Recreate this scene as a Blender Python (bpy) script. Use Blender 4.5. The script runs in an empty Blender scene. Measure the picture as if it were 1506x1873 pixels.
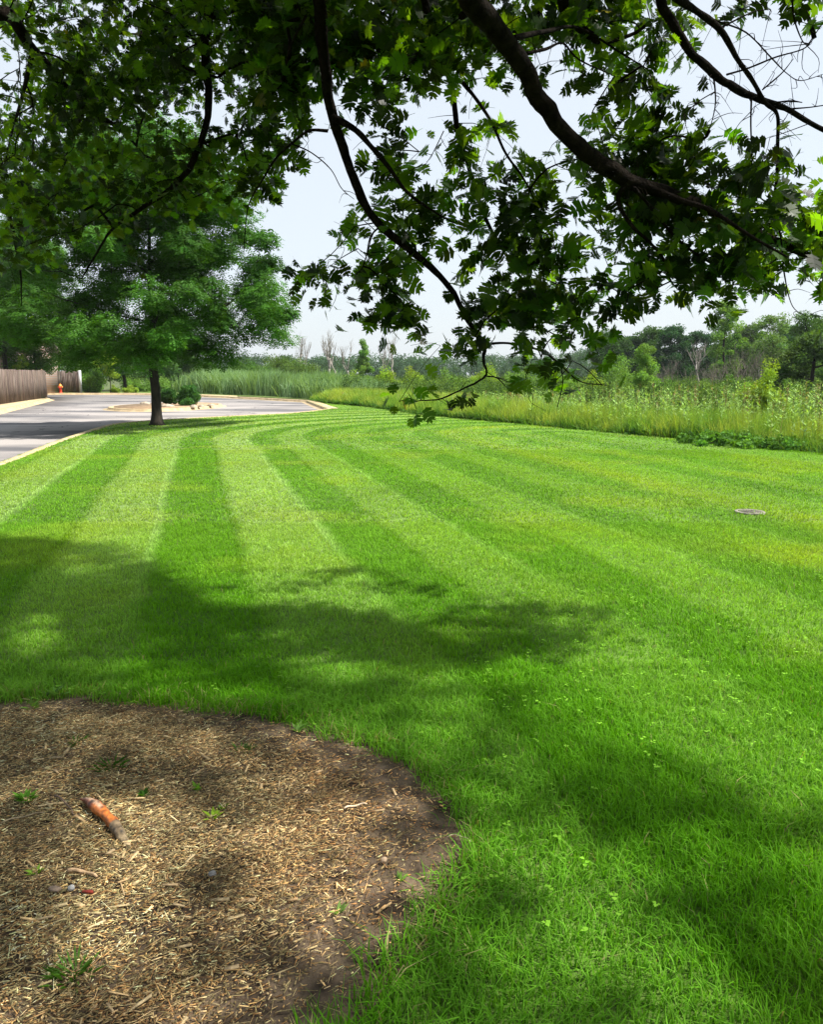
import bpy, math, random
import numpy as np
from mathutils import Vector

# ------------------------------------------------------------------ camera, light, exposure
sc = bpy.context.scene
col = sc.collection
R = math.radians
CAM_H = 1.6; PITCH = 9.833; F = 1451.0; CX = 753.0; CY = 936.5
cam_d = bpy.data.cameras.new("camera"); cam = bpy.data.objects.new("camera", cam_d); col.objects.link(cam)
cam.location = (0, 0, CAM_H); cam.rotation_euler = (R(90 - PITCH), 0, 0)
cam_d.sensor_fit = 'HORIZONTAL'; cam_d.sensor_width = 36; cam_d.lens = 36 * F / 1506
cam_d.clip_start = 0.05; cam_d.clip_end = 4000
sc.camera = cam
SUN_EL, SUN_AZ = 58.0, -4.0          # azimuth measured from +X (right) towards +Y (ahead)
SDIR = np.array([math.cos(R(SUN_EL)) * math.cos(R(SUN_AZ)), math.cos(R(SUN_EL)) * math.sin(R(SUN_AZ)), math.sin(R(SUN_EL))])
w = bpy.data.worlds.new("World"); sc.world = w; w.use_nodes = True
nt = w.node_tree; nt.nodes.clear()
sky = nt.nodes.new('ShaderNodeTexSky'); sky.sky_type = 'NISHITA'; sky.sun_disc = False
sky.sun_elevation = R(SUN_EL); sky.sun_rotation = R(90 - SUN_AZ)
sky.air_density = 1.0; sky.dust_density = 2.5; sky.ozone_density = 2.0; sky.altitude = 200
bg = nt.nodes.new('ShaderNodeBackground'); bg.inputs[1].default_value = 0.15
wo = nt.nodes.new('ShaderNodeOutputWorld')
veil = nt.nodes.new('ShaderNodeMix'); veil.data_type = 'RGBA'; veil.inputs[0].default_value = 0.85   # thin high haze over the blue
veil.inputs[7].default_value = (2.85, 3.05, 3.2, 1)
nt.links.new(sky.outputs[0], veil.inputs[6]); nt.links.new(veil.outputs[2], bg.inputs[0]); nt.links.new(bg.outputs[0], wo.inputs[0])
sun_d = bpy.data.lights.new("sun", 'SUN'); sun = bpy.data.objects.new("sun", sun_d); col.objects.link(sun)
sun_d.energy = 5.0; sun_d.angle = R(1.8); sun_d.color = (1.0, 0.95, 0.86)
sun.rotation_euler = Vector(SDIR.tolist()).to_track_quat('Z', 'Y').to_euler()
sun.location = (20, 0, 30)
sc.view_settings.view_transform = 'Standard'; sc.view_settings.look = 'None'
sc.view_settings.exposure = 1.0; sc.view_settings.gamma = 1.0
sc.cycles.max_bounces = 8; sc.cycles.transparent_max_bounces = 8

# ------------------------------------------------------------------ helpers
rng = np.random.default_rng(7); random.seed(7)
cp, sp = math.cos(R(PITCH)), math.sin(R(PITCH))

def P(px, py, Y):
    """world point seen at photo pixel (px,py) at distance Y ahead"""
    u = (px - CX) / F; v = (CY - py) / F
    dy = cp + v * sp; dz = -sp + v * cp
    return np.array([u * Y / dy, Y, CAM_H + dz * Y / dy])

def G(px, py):
    u = (px - CX) / F; v = (CY - py) / F
    dy = cp + v * sp; dz = -sp + v * cp
    t = -CAM_H / dz
    return np.array([u * t, dy * t])

def proj(p):
    p = np.atleast_2d(p); x = p[:, 0]; y = p[:, 1]; z = p[:, 2] - CAM_H
    zf = y * cp - z * sp; yu = y * sp + z * cp
    zf = np.where(zf < 0.01, 0.01, zf)
    return CX + F * x / zf, CY - F * yu / zf, zf

def tag(o, label=None, cat=None, group=None, kind=None):
    if label: o['label'] = label
    if cat: o['category'] = cat
    if group: o['group'] = group
    if kind: o['kind'] = kind
    return o

def empty(name, loc=(0, 0, 0), rz=0.0):
    o = bpy.data.objects.new(name, None); col.objects.link(o)
    o.location = [float(c) for c in loc]; o.rotation_euler = (0, 0, rz); o.empty_display_size = 0.2
    return o

def mesh(name, verts, faces, mat, parent=None, cols=None, smooth=False, sizes=None):
    """faces: (N,k) array, or flat loop array with `sizes`; cols: (Nverts,3)"""
    me = bpy.data.meshes.new(name)
    verts = np.asarray(verts, dtype=np.float32)
    if sizes is None:
        faces = np.asarray(faces, dtype=np.int32); n, k = faces.shape
        sizes = np.full(n, k, dtype=np.int32); loops = faces.ravel()
    else:
        loops = np.asarray(faces, dtype=np.int32); sizes = np.asarray(sizes, dtype=np.int32)
    me.vertices.add(len(verts)); me.vertices.foreach_set('co', verts.ravel())
    me.loops.add(len(loops)); me.loops.foreach_set('vertex_index', loops)
    me.polygons.add(len(sizes))
    starts = np.zeros(len(sizes), dtype=np.int32); starts[1:] = np.cumsum(sizes)[:-1]
    me.polygons.foreach_set('loop_start', starts); me.polygons.foreach_set('loop_total', sizes)
    if smooth: me.polygons.foreach_set('use_smooth', np.ones(len(sizes), dtype=bool))
    if cols is not None:
        a = me.color_attributes.new('col', 'FLOAT_COLOR', 'POINT')
        c = np.ones((len(verts), 4), dtype=np.float32); c[:, :3] = np.clip(cols, 0, 1)
        a.data.foreach_set('color', c.ravel())
    me.update(calc_edges=True); me.validate()
    me.materials.append(mat)
    o = bpy.data.objects.new(name, me); col.objects.link(o)
    if parent: o.parent = parent
    return o

class MB:
    """collects mixed pieces into one mesh"""
    def __init__(s): s.v = []; s.f = []; s.z = []; s.c = []; s.n = 0
    def add(s, v, f, c=None):
        v = np.asarray(v, dtype=float)
        s.v.append(v)
        for q in f: s.f.extend([i + s.n for i in q]); s.z.append(len(q))
        s.c.append(np.tile(np.asarray(c if c is not None else (1, 1, 1), float), (len(v), 1)) if c is None or np.ndim(c) == 1 else np.asarray(c))
        s.n += len(v)
    def addk(s, v, f, c):
        v = np.asarray(v, float); f = np.asarray(f)
        s.v.append(v); s.f.extend((f + s.n).ravel().tolist()); s.z.extend([f.shape[1]] * len(f)); s.c.append(c); s.n += len(v)
    def box(s, cx, cy, cz, sx, sy, sz, rz=0, c=None, taper=1.0):
        v = []
        for k, t in ((-1, 1.0), (1, taper)):
            for a, b in ((-1, -1), (1, -1), (1, 1), (-1, 1)):
                x, y = a * sx / 2 * t, b * sy / 2 * t
                v.append((cx + x * math.cos(rz) - y * math.sin(rz), cy + x * math.sin(rz) + y * math.cos(rz), cz + k * sz / 2))
        s.add(v, [(3, 2, 1, 0), (4, 5, 6, 7), (0, 1, 5, 4), (1, 2, 6, 5), (2, 3, 7, 6), (3, 0, 4, 7)], c)
    def lathe(s, prof, c=None, n=16, loc=(0, 0, 0), axis='z'):
        v = []; f = []
        for (r, z) in prof:
            for k in range(n):
                a = 2 * math.pi * k / n
                p = (r * math.cos(a), r * math.sin(a), z)
                if axis == 'x': p = (p[2], p[0], p[1])
                if axis == 'y': p = (p[0], p[2], p[1])
                v.append((p[0] + loc[0], p[1] + loc[1], p[2] + loc[2]))
        m = len(prof)
        for i in range(m - 1):
            for k in range(n):
                k2 = (k + 1) % n
                f.append((i * n + k, i * n + k2, (i + 1) * n + k2, (i + 1) * n + k))
        f.append(tuple(range(n))[::-1]); f.append(tuple((m - 1) * n + k for k in range(n)))
        s.add(v, f, c)
    def tube(s, pts, rad, n=6, c=None, rough=0.0):
        pts = np.asarray(pts, float); m = len(pts)
        rad = np.full(m, rad) if np.ndim(rad) == 0 else np.asarray(rad, float)
        d = np.gradient(pts, axis=0); d /= np.linalg.norm(d, axis=1)[:, None] + 1e-9
        ref = np.array([0, 0, 1.0]) if abs(d[0][2]) < 0.9 else np.array([1.0, 0, 0])
        v = []
        u = np.cross(d[0], ref); u /= np.linalg.norm(u) + 1e-9
        for i in range(m):
            u = u - d[i] * np.dot(u, d[i]); u /= np.linalg.norm(u) + 1e-9
            w_ = np.cross(d[i], u)
            for k in range(n):
                a = 2 * math.pi * k / n
                r = rad[i] * (1 + rough * random.uniform(-1, 1))
                v.append(pts[i] + r * (math.cos(a) * u + math.sin(a) * w_))
        f = []
        for i in range(m - 1):
            for k in range(n):
                k2 = (k + 1) % n
                f.append((i * n + k, i * n + k2, (i + 1) * n + k2, (i + 1) * n + k))
        f.append(tuple(range(n))[::-1]); f.append(tuple((m - 1) * n + k for k in range(n)))
        s.add(v, f, c)
    def build(s, name, mat, parent=None, smooth=False):
        return mesh(name, np.concatenate(s.v), s.f, mat, parent, np.concatenate(s.c), smooth, sizes=s.z)

def spline(pts, n=8):
    """Catmull-Rom through points"""
    p = np.asarray(pts, float); p = np.vstack([2 * p[0] - p[1], p, 2 * p[-1] - p[-2]]); out = []
    for i in range(1, len(p) - 2):
        for k in range(n):
            t = k / n
            out.append(0.5 * ((2 * p[i]) + (-p[i - 1] + p[i + 1]) * t + (2 * p[i - 1] - 5 * p[i] + 4 * p[i + 1] - p[i + 2]) * t * t
                              + (-p[i - 1] + 3 * p[i] - 3 * p[i + 1] + p[i + 2]) * t ** 3))
    out.append(p[-2]); return np.array(out)

def inpoly(x, y, poly):
    x = np.asarray(x); y = np.asarray(y); c = np.zeros(x.shape, bool); n = len(poly)
    for i in range(n):
        x1, y1 = poly[i]; x2, y2 = poly[(i + 1) % n]
        if y1 == y2: continue
        c ^= ((y1 > y) != (y2 > y)) & (x < (x2 - x1) * (y - y1) / (y2 - y1) + x1)
    return c

def polydist(x, y, line):
    d = np.full(np.shape(x), 1e9)
    for i in range(len(line) - 1):
        ax, ay = line[i]; bx, by = line[i + 1]; vx, vy = bx - ax, by - ay
        t = np.clip(((x - ax) * vx + (y - ay) * vy) / (vx * vx + vy * vy + 1e-9), 0, 1)
        d = np.minimum(d, np.hypot(x - ax - t * vx, y - ay - t * vy))
    return d

_perm = np.random.default_rng(3).random((256, 256))
def vnoise(x, y):
    xi = np.floor(x).astype(int); yi = np.floor(y).astype(int); fx = x - xi; fy = y - yi
    fx = fx * fx * (3 - 2 * fx); fy = fy * fy * (3 - 2 * fy)
    g = lambda a, b: _perm[a % 256, b % 256]
    return (g(xi, yi) * (1 - fx) + g(xi + 1, yi) * fx) * (1 - fy) + (g(xi, yi + 1) * (1 - fx) + g(xi + 1, yi + 1) * fx) * fy
def fbm(x, y, o=4):
    s = 0; a = .5
    for k in range(o): s = s + a * vnoise(x * 2 ** k + 17 * k, y * 2 ** k + 31 * k); a *= .5
    return s / (1 - .5 ** o)

# ------------------------------------------------------------------ materials
def newmat(name):
    m = bpy.data.materials.new(name); m.use_nodes = True; t = m.node_tree
    b = t.nodes['Principled BSDF']; return m, t, b

def leaf_mat(name, trans=0.35, tcol=(1.5, 1.35, 0.6), rough=0.5, spec=0.3):
    m, t, b = newmat(name)
    at = t.nodes.new('ShaderNodeVertexColor'); at.layer_name = 'col'
    b.inputs['Roughness'].default_value = rough; b.inputs['Specular IOR Level'].default_value = spec
    t.links.new(at.outputs[0], b.inputs['Base Color'])
    tr = t.nodes.new('ShaderNodeBsdfTranslucent')
    mu = t.nodes.new('ShaderNodeMix'); mu.data_type = 'RGBA'; mu.blend_type = 'MULTIPLY'; mu.inputs[0].default_value = 1
    t.links.new(at.outputs[0], mu.inputs[6]); mu.inputs[7].default_value = (*tcol, 1)
    t.links.new(mu.outputs[2], tr.inputs[0])
    mx = t.nodes.new('ShaderNodeMixShader'); mx.inputs[0].default_value = trans
    t.links.new(b.outputs[0], mx.inputs[1]); t.links.new(tr.outputs[0], mx.inputs[2])
    t.links.new(mx.outputs[0], t.nodes['Material Output'].inputs[0])
    return m

def rough_mat(name, c1, c2, scale=8, rough=0.85, bump=0.3, bscale=None, useattr=False, detail=6, stops=(0.35, 0.65), spec=0.3, stretch=None):
    m, t, b = newmat(name)
    tc = t.nodes.new('ShaderNodeTexCoord'); n = t.nodes.new('ShaderNodeTexNoise')
    n.inputs['Scale'].default_value = scale; n.inputs['Detail'].default_value = detail
    src = tc.outputs['Object']
    if stretch:
        mp = t.nodes.new('ShaderNodeMapping'); mp.inputs['Scale'].default_value = stretch
        t.links.new(src, mp.inputs[0]); src = mp.outputs[0]
    t.links.new(src, n.inputs['Vector'])
    r = t.nodes.new('ShaderNodeValToRGB'); r.color_ramp.elements[0].position = stops[0]; r.color_ramp.elements[1].position = stops[1]
    r.color_ramp.elements[0].color = (*c1, 1); r.color_ramp.elements[1].color = (*c2, 1)
    t.links.new(n.outputs[0], r.inputs[0])
    out = r.outputs[0]
    if useattr:
        at = t.nodes.new('ShaderNodeVertexColor'); at.layer_name = 'col'
        mu = t.nodes.new('ShaderNodeMix'); mu.data_type = 'RGBA'; mu.blend_type = 'MULTIPLY'; mu.inputs[0].default_value = 1
        t.links.new(out, mu.inputs[6]); t.links.new(at.outputs[0], mu.inputs[7]); out = mu.outputs[2]
    t.links.new(out, b.inputs['Base Color'])
    b.inputs['Roughness'].default_value = rough; b.inputs['Specular IOR Level'].default_value = spec
    if bump:
        n2 = t.nodes.new('ShaderNodeTexNoise'); n2.inputs['Scale'].default_value = bscale or scale * 4; n2.inputs['Detail'].default_value = 8
        t.links.new(src, n2.inputs['Vector'])
        bp = t.nodes.new('ShaderNodeBump'); bp.inputs['Strength'].default_value = bump; bp.inputs['Distance'].default_value = 0.02
        t.links.new(n2.outputs[0], bp.inputs['Height']); t.links.new(bp.outputs[0], b.inputs['Normal'])
    return m

M_oak = leaf_mat('oak_leaf', 0.5, (8.5, 6.6, 0.7), 0.45, 0.18)
M_leaf = leaf_mat('foliage', 0.35, (1.6, 1.5, 0.45), 0.6, 0.1)
M_grass = leaf_mat('grass', 0.38, (1.35, 1.35, 0.4), 0.6, 0.1)
M_bark = rough_mat('oak_bark', (0.003, 0.002, 0.0015), (0.013, 0.0095, 0.007), 22, 0.95, 0.7, 70, spec=.05)
M_bark2 = rough_mat('grey_bark', (0.01, 0.008, 0.006), (0.035, 0.028, 0.02), 10, 0.9, 0.8, 30, stretch=(1, 1, .3))
M_dead = rough_mat('dead_wood', (0.16, 0.14, 0.12), (0.34, 0.31, 0.28), 6, 0.9, 0.4, 20)
M_stem = leaf_mat('plant_stem', 0.1, (1, 1, 1), 0.8, 0.1)
M_soil = rough_mat('soil', (0.03, 0.019, 0.011), (0.16, 0.115, 0.075), 9, 0.95, 0.9, 60, detail=10)
M_chip = rough_mat('wood_chip', (0.55, 0.55, 0.55), (1, 1, 1), 60, 0.9, 0.3, 200, useattr=True)
M_turf = rough_mat('turf', (0.5, 0.55, 0.5), (1, 1, 1), 5, 0.9, 0.8, 160, useattr=True)
M_marsh = rough_mat('marsh_earth', (0.035, 0.055, 0.015), (0.1, 0.13, 0.04), 1.5, 0.95, 0.5, 8)
M_conc = rough_mat('tan_concrete', (0.33, 0.25, 0.14), (0.5, 0.39, 0.24), 3, 0.85, 0.2, 60)
M_rock = rough_mat('pale_stone', (0.22, 0.18, 0.13), (0.42, 0.36, 0.28), 6, 0.85, 0.5, 20)
M_fence = rough_mat('weathered_board', (0.13, 0.1, 0.085), (0.33, 0.285, 0.26), 2.2, 0.85, 0.3, 20, useattr=True, stretch=(3, 3, .6))
M_post = rough_mat('galvanised_post', (0.4, 0.42, 0.44), (0.5, 0.52, 0.54), 5, 0.5, 0.05)
M_red = rough_mat('red_paint', (0.42, 0.035, 0.02), (0.6, 0.07, 0.03), 8, 0.45, 0.05)
M_orange = rough_mat('orange_paint', (0.75, 0.26, 0.05), (0.85, 0.36, 0.08), 8, 0.45, 0.05)
M_shingle = rough_mat('roof_shingle', (0.12, 0.1, 0.09), (0.2, 0.17, 0.15), 4, 0.9, 0.4, 30)
M_white = rough_mat('white_trim', (0.7, 0.7, 0.68), (0.8, 0.8, 0.78), 4, 0.6, 0.05)
M_glass, _t, _b = newmat('window_glass'); _b.inputs['Base Color'].default_value = (0.03, 0.04, 0.05, 1); _b.inputs['Roughness'].default_value = 0.06

def brick_mat():
    m, t, b = newmat('brick')
    tc = t.nodes.new('ShaderNodeTexCoord'); br = t.nodes.new('ShaderNodeTexBrick')
    mp = t.nodes.new('ShaderNodeMapping'); mp.inputs['Rotation'].default_value = (R(90), 0, 0)
    t.links.new(tc.outputs['Object'], mp.inputs[0]); t.links.new(mp.outputs[0], br.inputs['Vector'])
    br.inputs['Color1'].default_value = (0.34, 0.18, 0.12, 1); br.inputs['Color2'].default_value = (0.42, 0.25, 0.17, 1)
    br.inputs['Mortar'].default_value = (0.36, 0.32, 0.28, 1); br.inputs['Scale'].default_value = 1
    br.inputs['Brick Width'].default_value = 0.22; br.inputs['Row Height'].default_value = 0.075; br.inputs['Mortar Size'].default_value = 0.01
    t.links.new(br.outputs[0], b.inputs['Base Color']); b.inputs['Roughness'].default_value = 0.9
    return m
M_brick = brick_mat()

def asphalt_mat():
    m, t, b = newmat('asphalt')
    tc = t.nodes.new('ShaderNodeTexCoord')
    mp = t.nodes.new('ShaderNodeMapping'); mp.inputs['Scale'].default_value = (0.22, 0.5, 1); mp.inputs['Rotation'].default_value = (0, 0, R(15))
    t.links.new(tc.outputs['Object'], mp.inputs[0])
    n = t.nodes.new('ShaderNodeTexNoise'); n.inputs['Scale'].default_value = 0.9; n.inputs['Detail'].default_value = 5
    t.links.new(mp.outputs[0], n.inputs[0])
    r = t.nodes.new('ShaderNodeValToRGB'); e = r.color_ramp.elements
    e[0].position = 0.36; e[0].color = (0.075, 0.073, 0.08, 1); e[1].position = 0.6; e[1].color = (0.25, 0.23, 0.222, 1)
    t.links.new(n.outputs[0], r.inputs[0])
    # cracks: thin dark lines from a distorted voronoi edge distance
    n3 = t.nodes.new('ShaderNodeTexNoise'); n3.inputs['Scale'].default_value = 0.8; t.links.new(tc.outputs['Object'], n3.inputs[0])
    ad = t.nodes.new('ShaderNodeVectorMath'); ad.operation = 'ADD'
    sc3 = t.nodes.new('ShaderNodeVectorMath'); sc3.operation = 'SCALE'; sc3.inputs['Scale'].default_value = 2.5
    t.links.new(n3.outputs[1], sc3.inputs[0]); t.links.new(tc.outputs['Object'], ad.inputs[0]); t.links.new(sc3.outputs[0], ad.inputs[1])
    v = t.nodes.new('ShaderNodeTexVoronoi'); v.feature = 'DISTANCE_TO_EDGE'; v.inputs['Scale'].default_value = 0.14
    t.links.new(ad.outputs[0], v.inputs['Vector'])
    lt = t.nodes.new('ShaderNodeMath'); lt.operation = 'LESS_THAN'; lt.inputs[1].default_value = 0.004
    t.links.new(v.outputs['Distance'], lt.inputs[0])
    mx = t.nodes.new('ShaderNodeMix'); mx.data_type = 'RGBA'; mx.inputs[7].default_value = (0.045, 0.043, 0.045, 1)
    t.links.new(lt.outputs[0], mx.inputs[0]); t.links.new(r.outputs[0], mx.inputs[6])
    # fine aggregate
    n2 = t.nodes.new('ShaderNodeTexNoise'); n2.inputs['Scale'].default_value = 60; n2.inputs['Detail'].default_value = 4
    t.links.new(tc.outputs['Object'], n2.inputs[0])
    mu = t.nodes.new('ShaderNodeMix'); mu.data_type = 'RGBA'; mu.blend_type = 'OVERLAY'; mu.inputs[0].default_value = 0.5
    t.links.new(mx.outputs[2], mu.inputs[6]); t.links.new(n2.outputs[0], mu.inputs[7])
    t.links.new(mu.outputs[2], b.inputs['Base Color']); b.inputs['Roughness'].default_value = 0.85
    return m
M_asph = asphalt_mat()

# ------------------------------------------------------------------ plan of the place
CURB = spline([(-4.4, -12), (-5.2, 0), (-6.6, 9), (-7.6, 14.7), (-8.62, 19.2), (-9.5, 24), (-9.75, 26.2), (-9.2, 28.1), (-8.0, 29.8), (-6.7, 31.5), (-5.3, 33.2), (-4.5, 35.2), (-3.95, 37.7)], 6)
FARC = spline([(-6.5, 49.5), (-10, 54.2), (-14.3, 59.5), (-19, 64.6), (-24, 68), (-30, 68.3), (-40, 68.3)], 5)
LEFTC = [(-40, 57.8), (-26.5, 56.0), (-24.6, 54.3), (-23.8, 52), (-18.4, 35.5), (-12.5, 17), (-9.5, 4), (-8.5, -12)]
ROAD = [tuple(p) for p in CURB] + [tuple(p) for p in FARC] + LEFTC
EDGE = [(24, -12), (16, 2.3), (11.8, 9.8), (8.43, 16.2), (7.22, 19.2), (5.37, 22.5), (3.55, 26.3), (.58, 31.6), (-1.98, 39.6), (-4.7, 44.8), (-6.3, 49.7)]
LAWN = [tuple(p) for p in CURB] + [(-6.5, 49.5)] + EDGE[::-1] + [(24, -12)]
RING = [(-2.04, 3.71), (-1.51, 3.74), (-0.93, 3.61), (-0.57, 3.46), (-0.27, 3.27), (-0.03, 3.02), (0.1, 2.77), (0.14, 2.49), (0.07, 2.28), (-0.0, 2.08), (-0.11, 1.89), (-0.21, 1.74),
        (-.42, 1.35), (-.8, .9), (-1.5, .55), (-2.3, .6), (-3.1, 1.1), (-3.5, 2.0), (-3.2, 2.9), (-2.7, 3.4)]
RING = [tuple(p) for p in spline(RING + [RING[0]], 5)[:-1]]
RING = [(x + .045 * min(1, max(0, (x + .7) / .5)), y) for x, y in RING]
RINGC = np.array(RING + [RING[0]])

def stripe(x, y):
    """signed mown-stripe field: lines round a turning point, then parallel to the weed edge"""
    x = x + 0.1 * (fbm(x * .25, y * .25, 2) - .5); y = np.asarray(y)
    sx, sy = 4.1, 21.8
    ax, ay = .262, -.965; bx, by = .53, -.848
    dx, dy = x - sx, y - sy
    la = dx * ax + dy * ay; lb = dx * bx + dy * by
    ca = dx * ay - dy * ax      # >0 left of ray a
    cb = dx * by - dy * bx
    d = np.hypot(dx, dy)
    d = np.where((la > 0) & (ca > 0), np.abs(ca), d)
    d = np.where((lb > 0) & (cb < 0), np.abs(cb), d)
    d = np.where((ca <= 0) & (cb >= 0) & (la > 0), -np.minimum(np.abs(ca), np.abs(cb)), d)
    return d

# stripe edges (distance from turning line) and their tone
_edges = np.array([-9, .4, 1.0, 1.6, 2.2, 2.8, 3.5, 4.2, 4.9, 5.6, 6.4, 7.1, 7.82, 8.47, 9.36, 10.16, 11.0, 11.85, 12.7, 13.5, 14.4, 15.2, 16, 17, 30])
_tone = np.array([.5, .2, .7, .2, .7, .6, .2, .7, .15, .75, .1, .8, .1, 1.0, .05, 1.0, .1, .95, .15, .8, .2, .8, .3, .5])
def lawn_color(x, y):
    """mown grass colour with stripe sheen painted in: light where blades lie away, darker where they lie towards"""
    d = stripe(x, y) + 0.1 * (fbm(x * 3, y * 3, 2) - .5)
    i = np.clip(np.searchsorted(_edges, d) - 1, 0, len(_tone) - 2)
    a = _tone[i]; b0 = _tone[np.clip(i + 1, 0, len(_tone) - 1)]
    t = np.clip((d - _edges[np.clip(i + 1, 0, len(_edges) - 1)] + .14) / .14, 0, 1); tone = a * (1 - t) + b0 * t
    dark = np.array([0.105, 0.265, 0.003]); light = np.array([0.27, 0.465, 0.075])
    light = light[None] + (np.clip((d - 6.5) / 2, 0, 1) * np.clip((y - 4.5) / 4, 0, 1))[:, None] * np.array([.05, .02, .055])[None]
    c = dark[None] * (1 - tone[:, None]) + light * tone[:, None]
    n = fbm(x * .55 + 3, y * .55, 4)[:, None]; n2 = fbm(x * .9 + 40, y * .9 + 9, 3)[:, None]
    c = c * (0.84 + .32 * n)
    yel = np.clip((n2 - .56) * 5, 0, 1) * .3
    # worn, yellower bands on the right of the lawn
    yb = (np.exp(-((stripe(x, y) - 3.15) / .4) ** 2) * np.clip((x + 1) / 3, 0, 1) + np.exp(-((y - (7.2 - .3 * (x - 3))) / .5) ** 2) * np.clip((x - 2) / 1.5, 0, 1))[:, None] * .45
    yel = np.clip(yel + yb * (.4 + n), 0, .9)
    c = c * (1 - yel) + np.array([0.36, 0.46, 0.05])[None] * yel
    return c

# ------------------------------------------------------------------ ground, lawn, road
g = mesh('ground', [(-900, -300, -.16), (900, -300, -.16), (900, 1800, -.16), (-900, 1800, -.16)], [(0, 1, 2, 3)], M_marsh); tag(g, kind='structure')

def prism(name, poly, z0, z1, mat, parent=None, color=(1, 1, 1)):
    n = len(poly); v = [(x, y, z1) for x, y in poly] + [(x, y, z0) for x, y in poly]
    f = [tuple(range(n))] + [(i, i + n, (i + 1) % n + n, (i + 1) % n) for i in range(n)]
    mb = MB(); mb.add(v, f, color); return mb.build(name, mat, parent)
o = prism('road', ROAD[::-1], -.15, -.10, M_asph); tag(o, kind='structure')
o = prism('lawn_base', LAWN[::-1], -.14, -.008, M_turf, color=(.08, .17, .02)); tag(o, kind='structure')
# the lawn's top as a fine sheet carrying the mown stripes
def lawn_sheet():
    xs = np.arange(-12, 26, .2); ys = np.arange(-12, 51, .2)
    X, Y = np.meshgrid(xs, ys, indexing='ij'); nx, ny = X.shape
    ce = inpoly(X[:-1, :-1] + .1, Y[:-1, :-1] + .1, LAWN)
    idx = np.arange(nx * ny).reshape(nx, ny)
    q = np.stack([idx[:-1, :-1], idx[1:, :-1], idx[1:, 1:], idx[:-1, 1:]], -1)[ce]
    x = X.ravel(); y = Y.ravel()
    used = np.unique(q); rm = np.full(nx * ny, -1); rm[used] = np.arange(len(used)); q = rm[q]
    x = x[used]; y = y[used]
    c = lawn_color(x, y) * .62
    z = 0.006 * (fbm(x, y, 3) - .5)
    return mesh('lawn', np.stack([x, y, z], -1), q, M_turf, cols=c)
tag(lawn_sheet(), kind='structure')

def strip(mb, line, prof, c=None, closed=False):
    """sweep profile [(offset, z)] along 2-D line; offset to the left of travel"""
    p = np.asarray(line, float); n = len(p)
    if closed: d = np.roll(p, -1, 0) - np.roll(p, 1, 0)
    else: d = np.gradient(p, axis=0)
    d /= np.linalg.norm(d, axis=1)[:, None]; nr = np.stack([-d[:, 1], d[:, 0]], -1)
    k = len(prof); v = []
    for i in range(n):
        for off, z in prof: v.append((p[i, 0] + nr[i, 0] * off, p[i, 1] + nr[i, 1] * off, z))
    f = []
    for i in range(n if closed else n - 1):
        j = (i + 1) % n
        for a in range(k - 1): f.append((i * k + a, j * k + a, j * k + a + 1, i * k + a + 1))
    mb.add(v, f, c)
def kerb(name, line, w=.16, gut=.3, closed=False):
    mb = MB()
    # gutter pan, upstand, top, back  (road is to the LEFT of travel)
    strip(mb, line, [(gut, -.099), (gut - .01, -.092), (.02, -.088), (0, .0), (-.02, .022), (-w, .022), (-w - .005, -.1)], closed=closed)
    o = mb.build(name, M_conc); tag(o, kind='structure'); return o
kerb('kerb_lawn', CURB)
kerb('kerb_end', [(-3.95, 37.7), (-4.6, 40.6), (-5.55, 45), (-6.5, 49.5)], .5, .3)
kerb('kerb_far', FARC, .3)
kerb('kerb_verge', [(-40, 57.8), (-26.9, 56.3), (-25.2, 55.3), (-24.2, 53.6), (-18.4, 35.5), (-12.5, 17), (-9.5, 4), (-8.5, -12)], .16)
# pavement by the fence and along the far kerb
def offs(line, d):
    p = np.asarray(line, float); t = np.gradient(p, axis=0); t /= np.linalg.norm(t, axis=1)[:, None]
    return p + np.stack([-t[:, 1], t[:, 0]], -1) * d
lf = [(-24.2, 53.6), (-22.3, 47.5), (-18.4, 35.5), (-12.5, 17), (-9.5, 4)]
a = offs(lf, -.17); b = offs(lf, -1.7)
o = prism('pavement', [tuple(p) for p in a][::-1] + [tuple(p) for p in b], -.1, .018, M_conc); tag(o, kind='structure')
a = offs(FARC, -.31); b = offs(FARC, -1.5)
o = prism('far_pavement', [tuple(p) for p in a][10:] + [tuple(p) for p in b][:9:-1], -.1, .015, M_conc); tag(o, kind='structure')
o = prism('verge', ([(-60, 57.95), (-26.8, 56.5), (-24.5, 54)] + [tuple(p) for p in offs(lf, -1.72)][1:] + [(-60, 4)])[::-1], -.14, -.004, M_turf, color=(.1, .19, .03)); tag(o, kind='structure')
o = prism('far_verge', ([(-60, 69.9)] + [tuple(p) for p in offs(FARC, -1.55)][::-1] + [(-6, 52), (-14, 66), (-24, 76), (-60, 80)])[::-1], -.14, -.006, M_turf, color=(.13, .2, .04)); tag(o, kind='structure')

# island in the turning circle
ISL = [(-12.7 + 2.55 * math.cos(a) + .15 * math.sin(3 * a), 41.6 + 4.6 * math.sin(a) - .4 * math.cos(a)) for a in np.linspace(0, 2 * math.pi, 40, endpoint=False)]
kerb('island_kerb', ISL[::-1], .18, .25, closed=True)
isl = prism('island_bed', [(-12.7 + (x + 12.7) * .9, 41.6 + (y - 41.6) * .93) for x, y in ISL], -.1, .03, rough_mat('island_mulch', (.2, .13, .075), (.42, .3, .19), 5, .95, .8, 30)); tag(isl, kind='structure')

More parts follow.
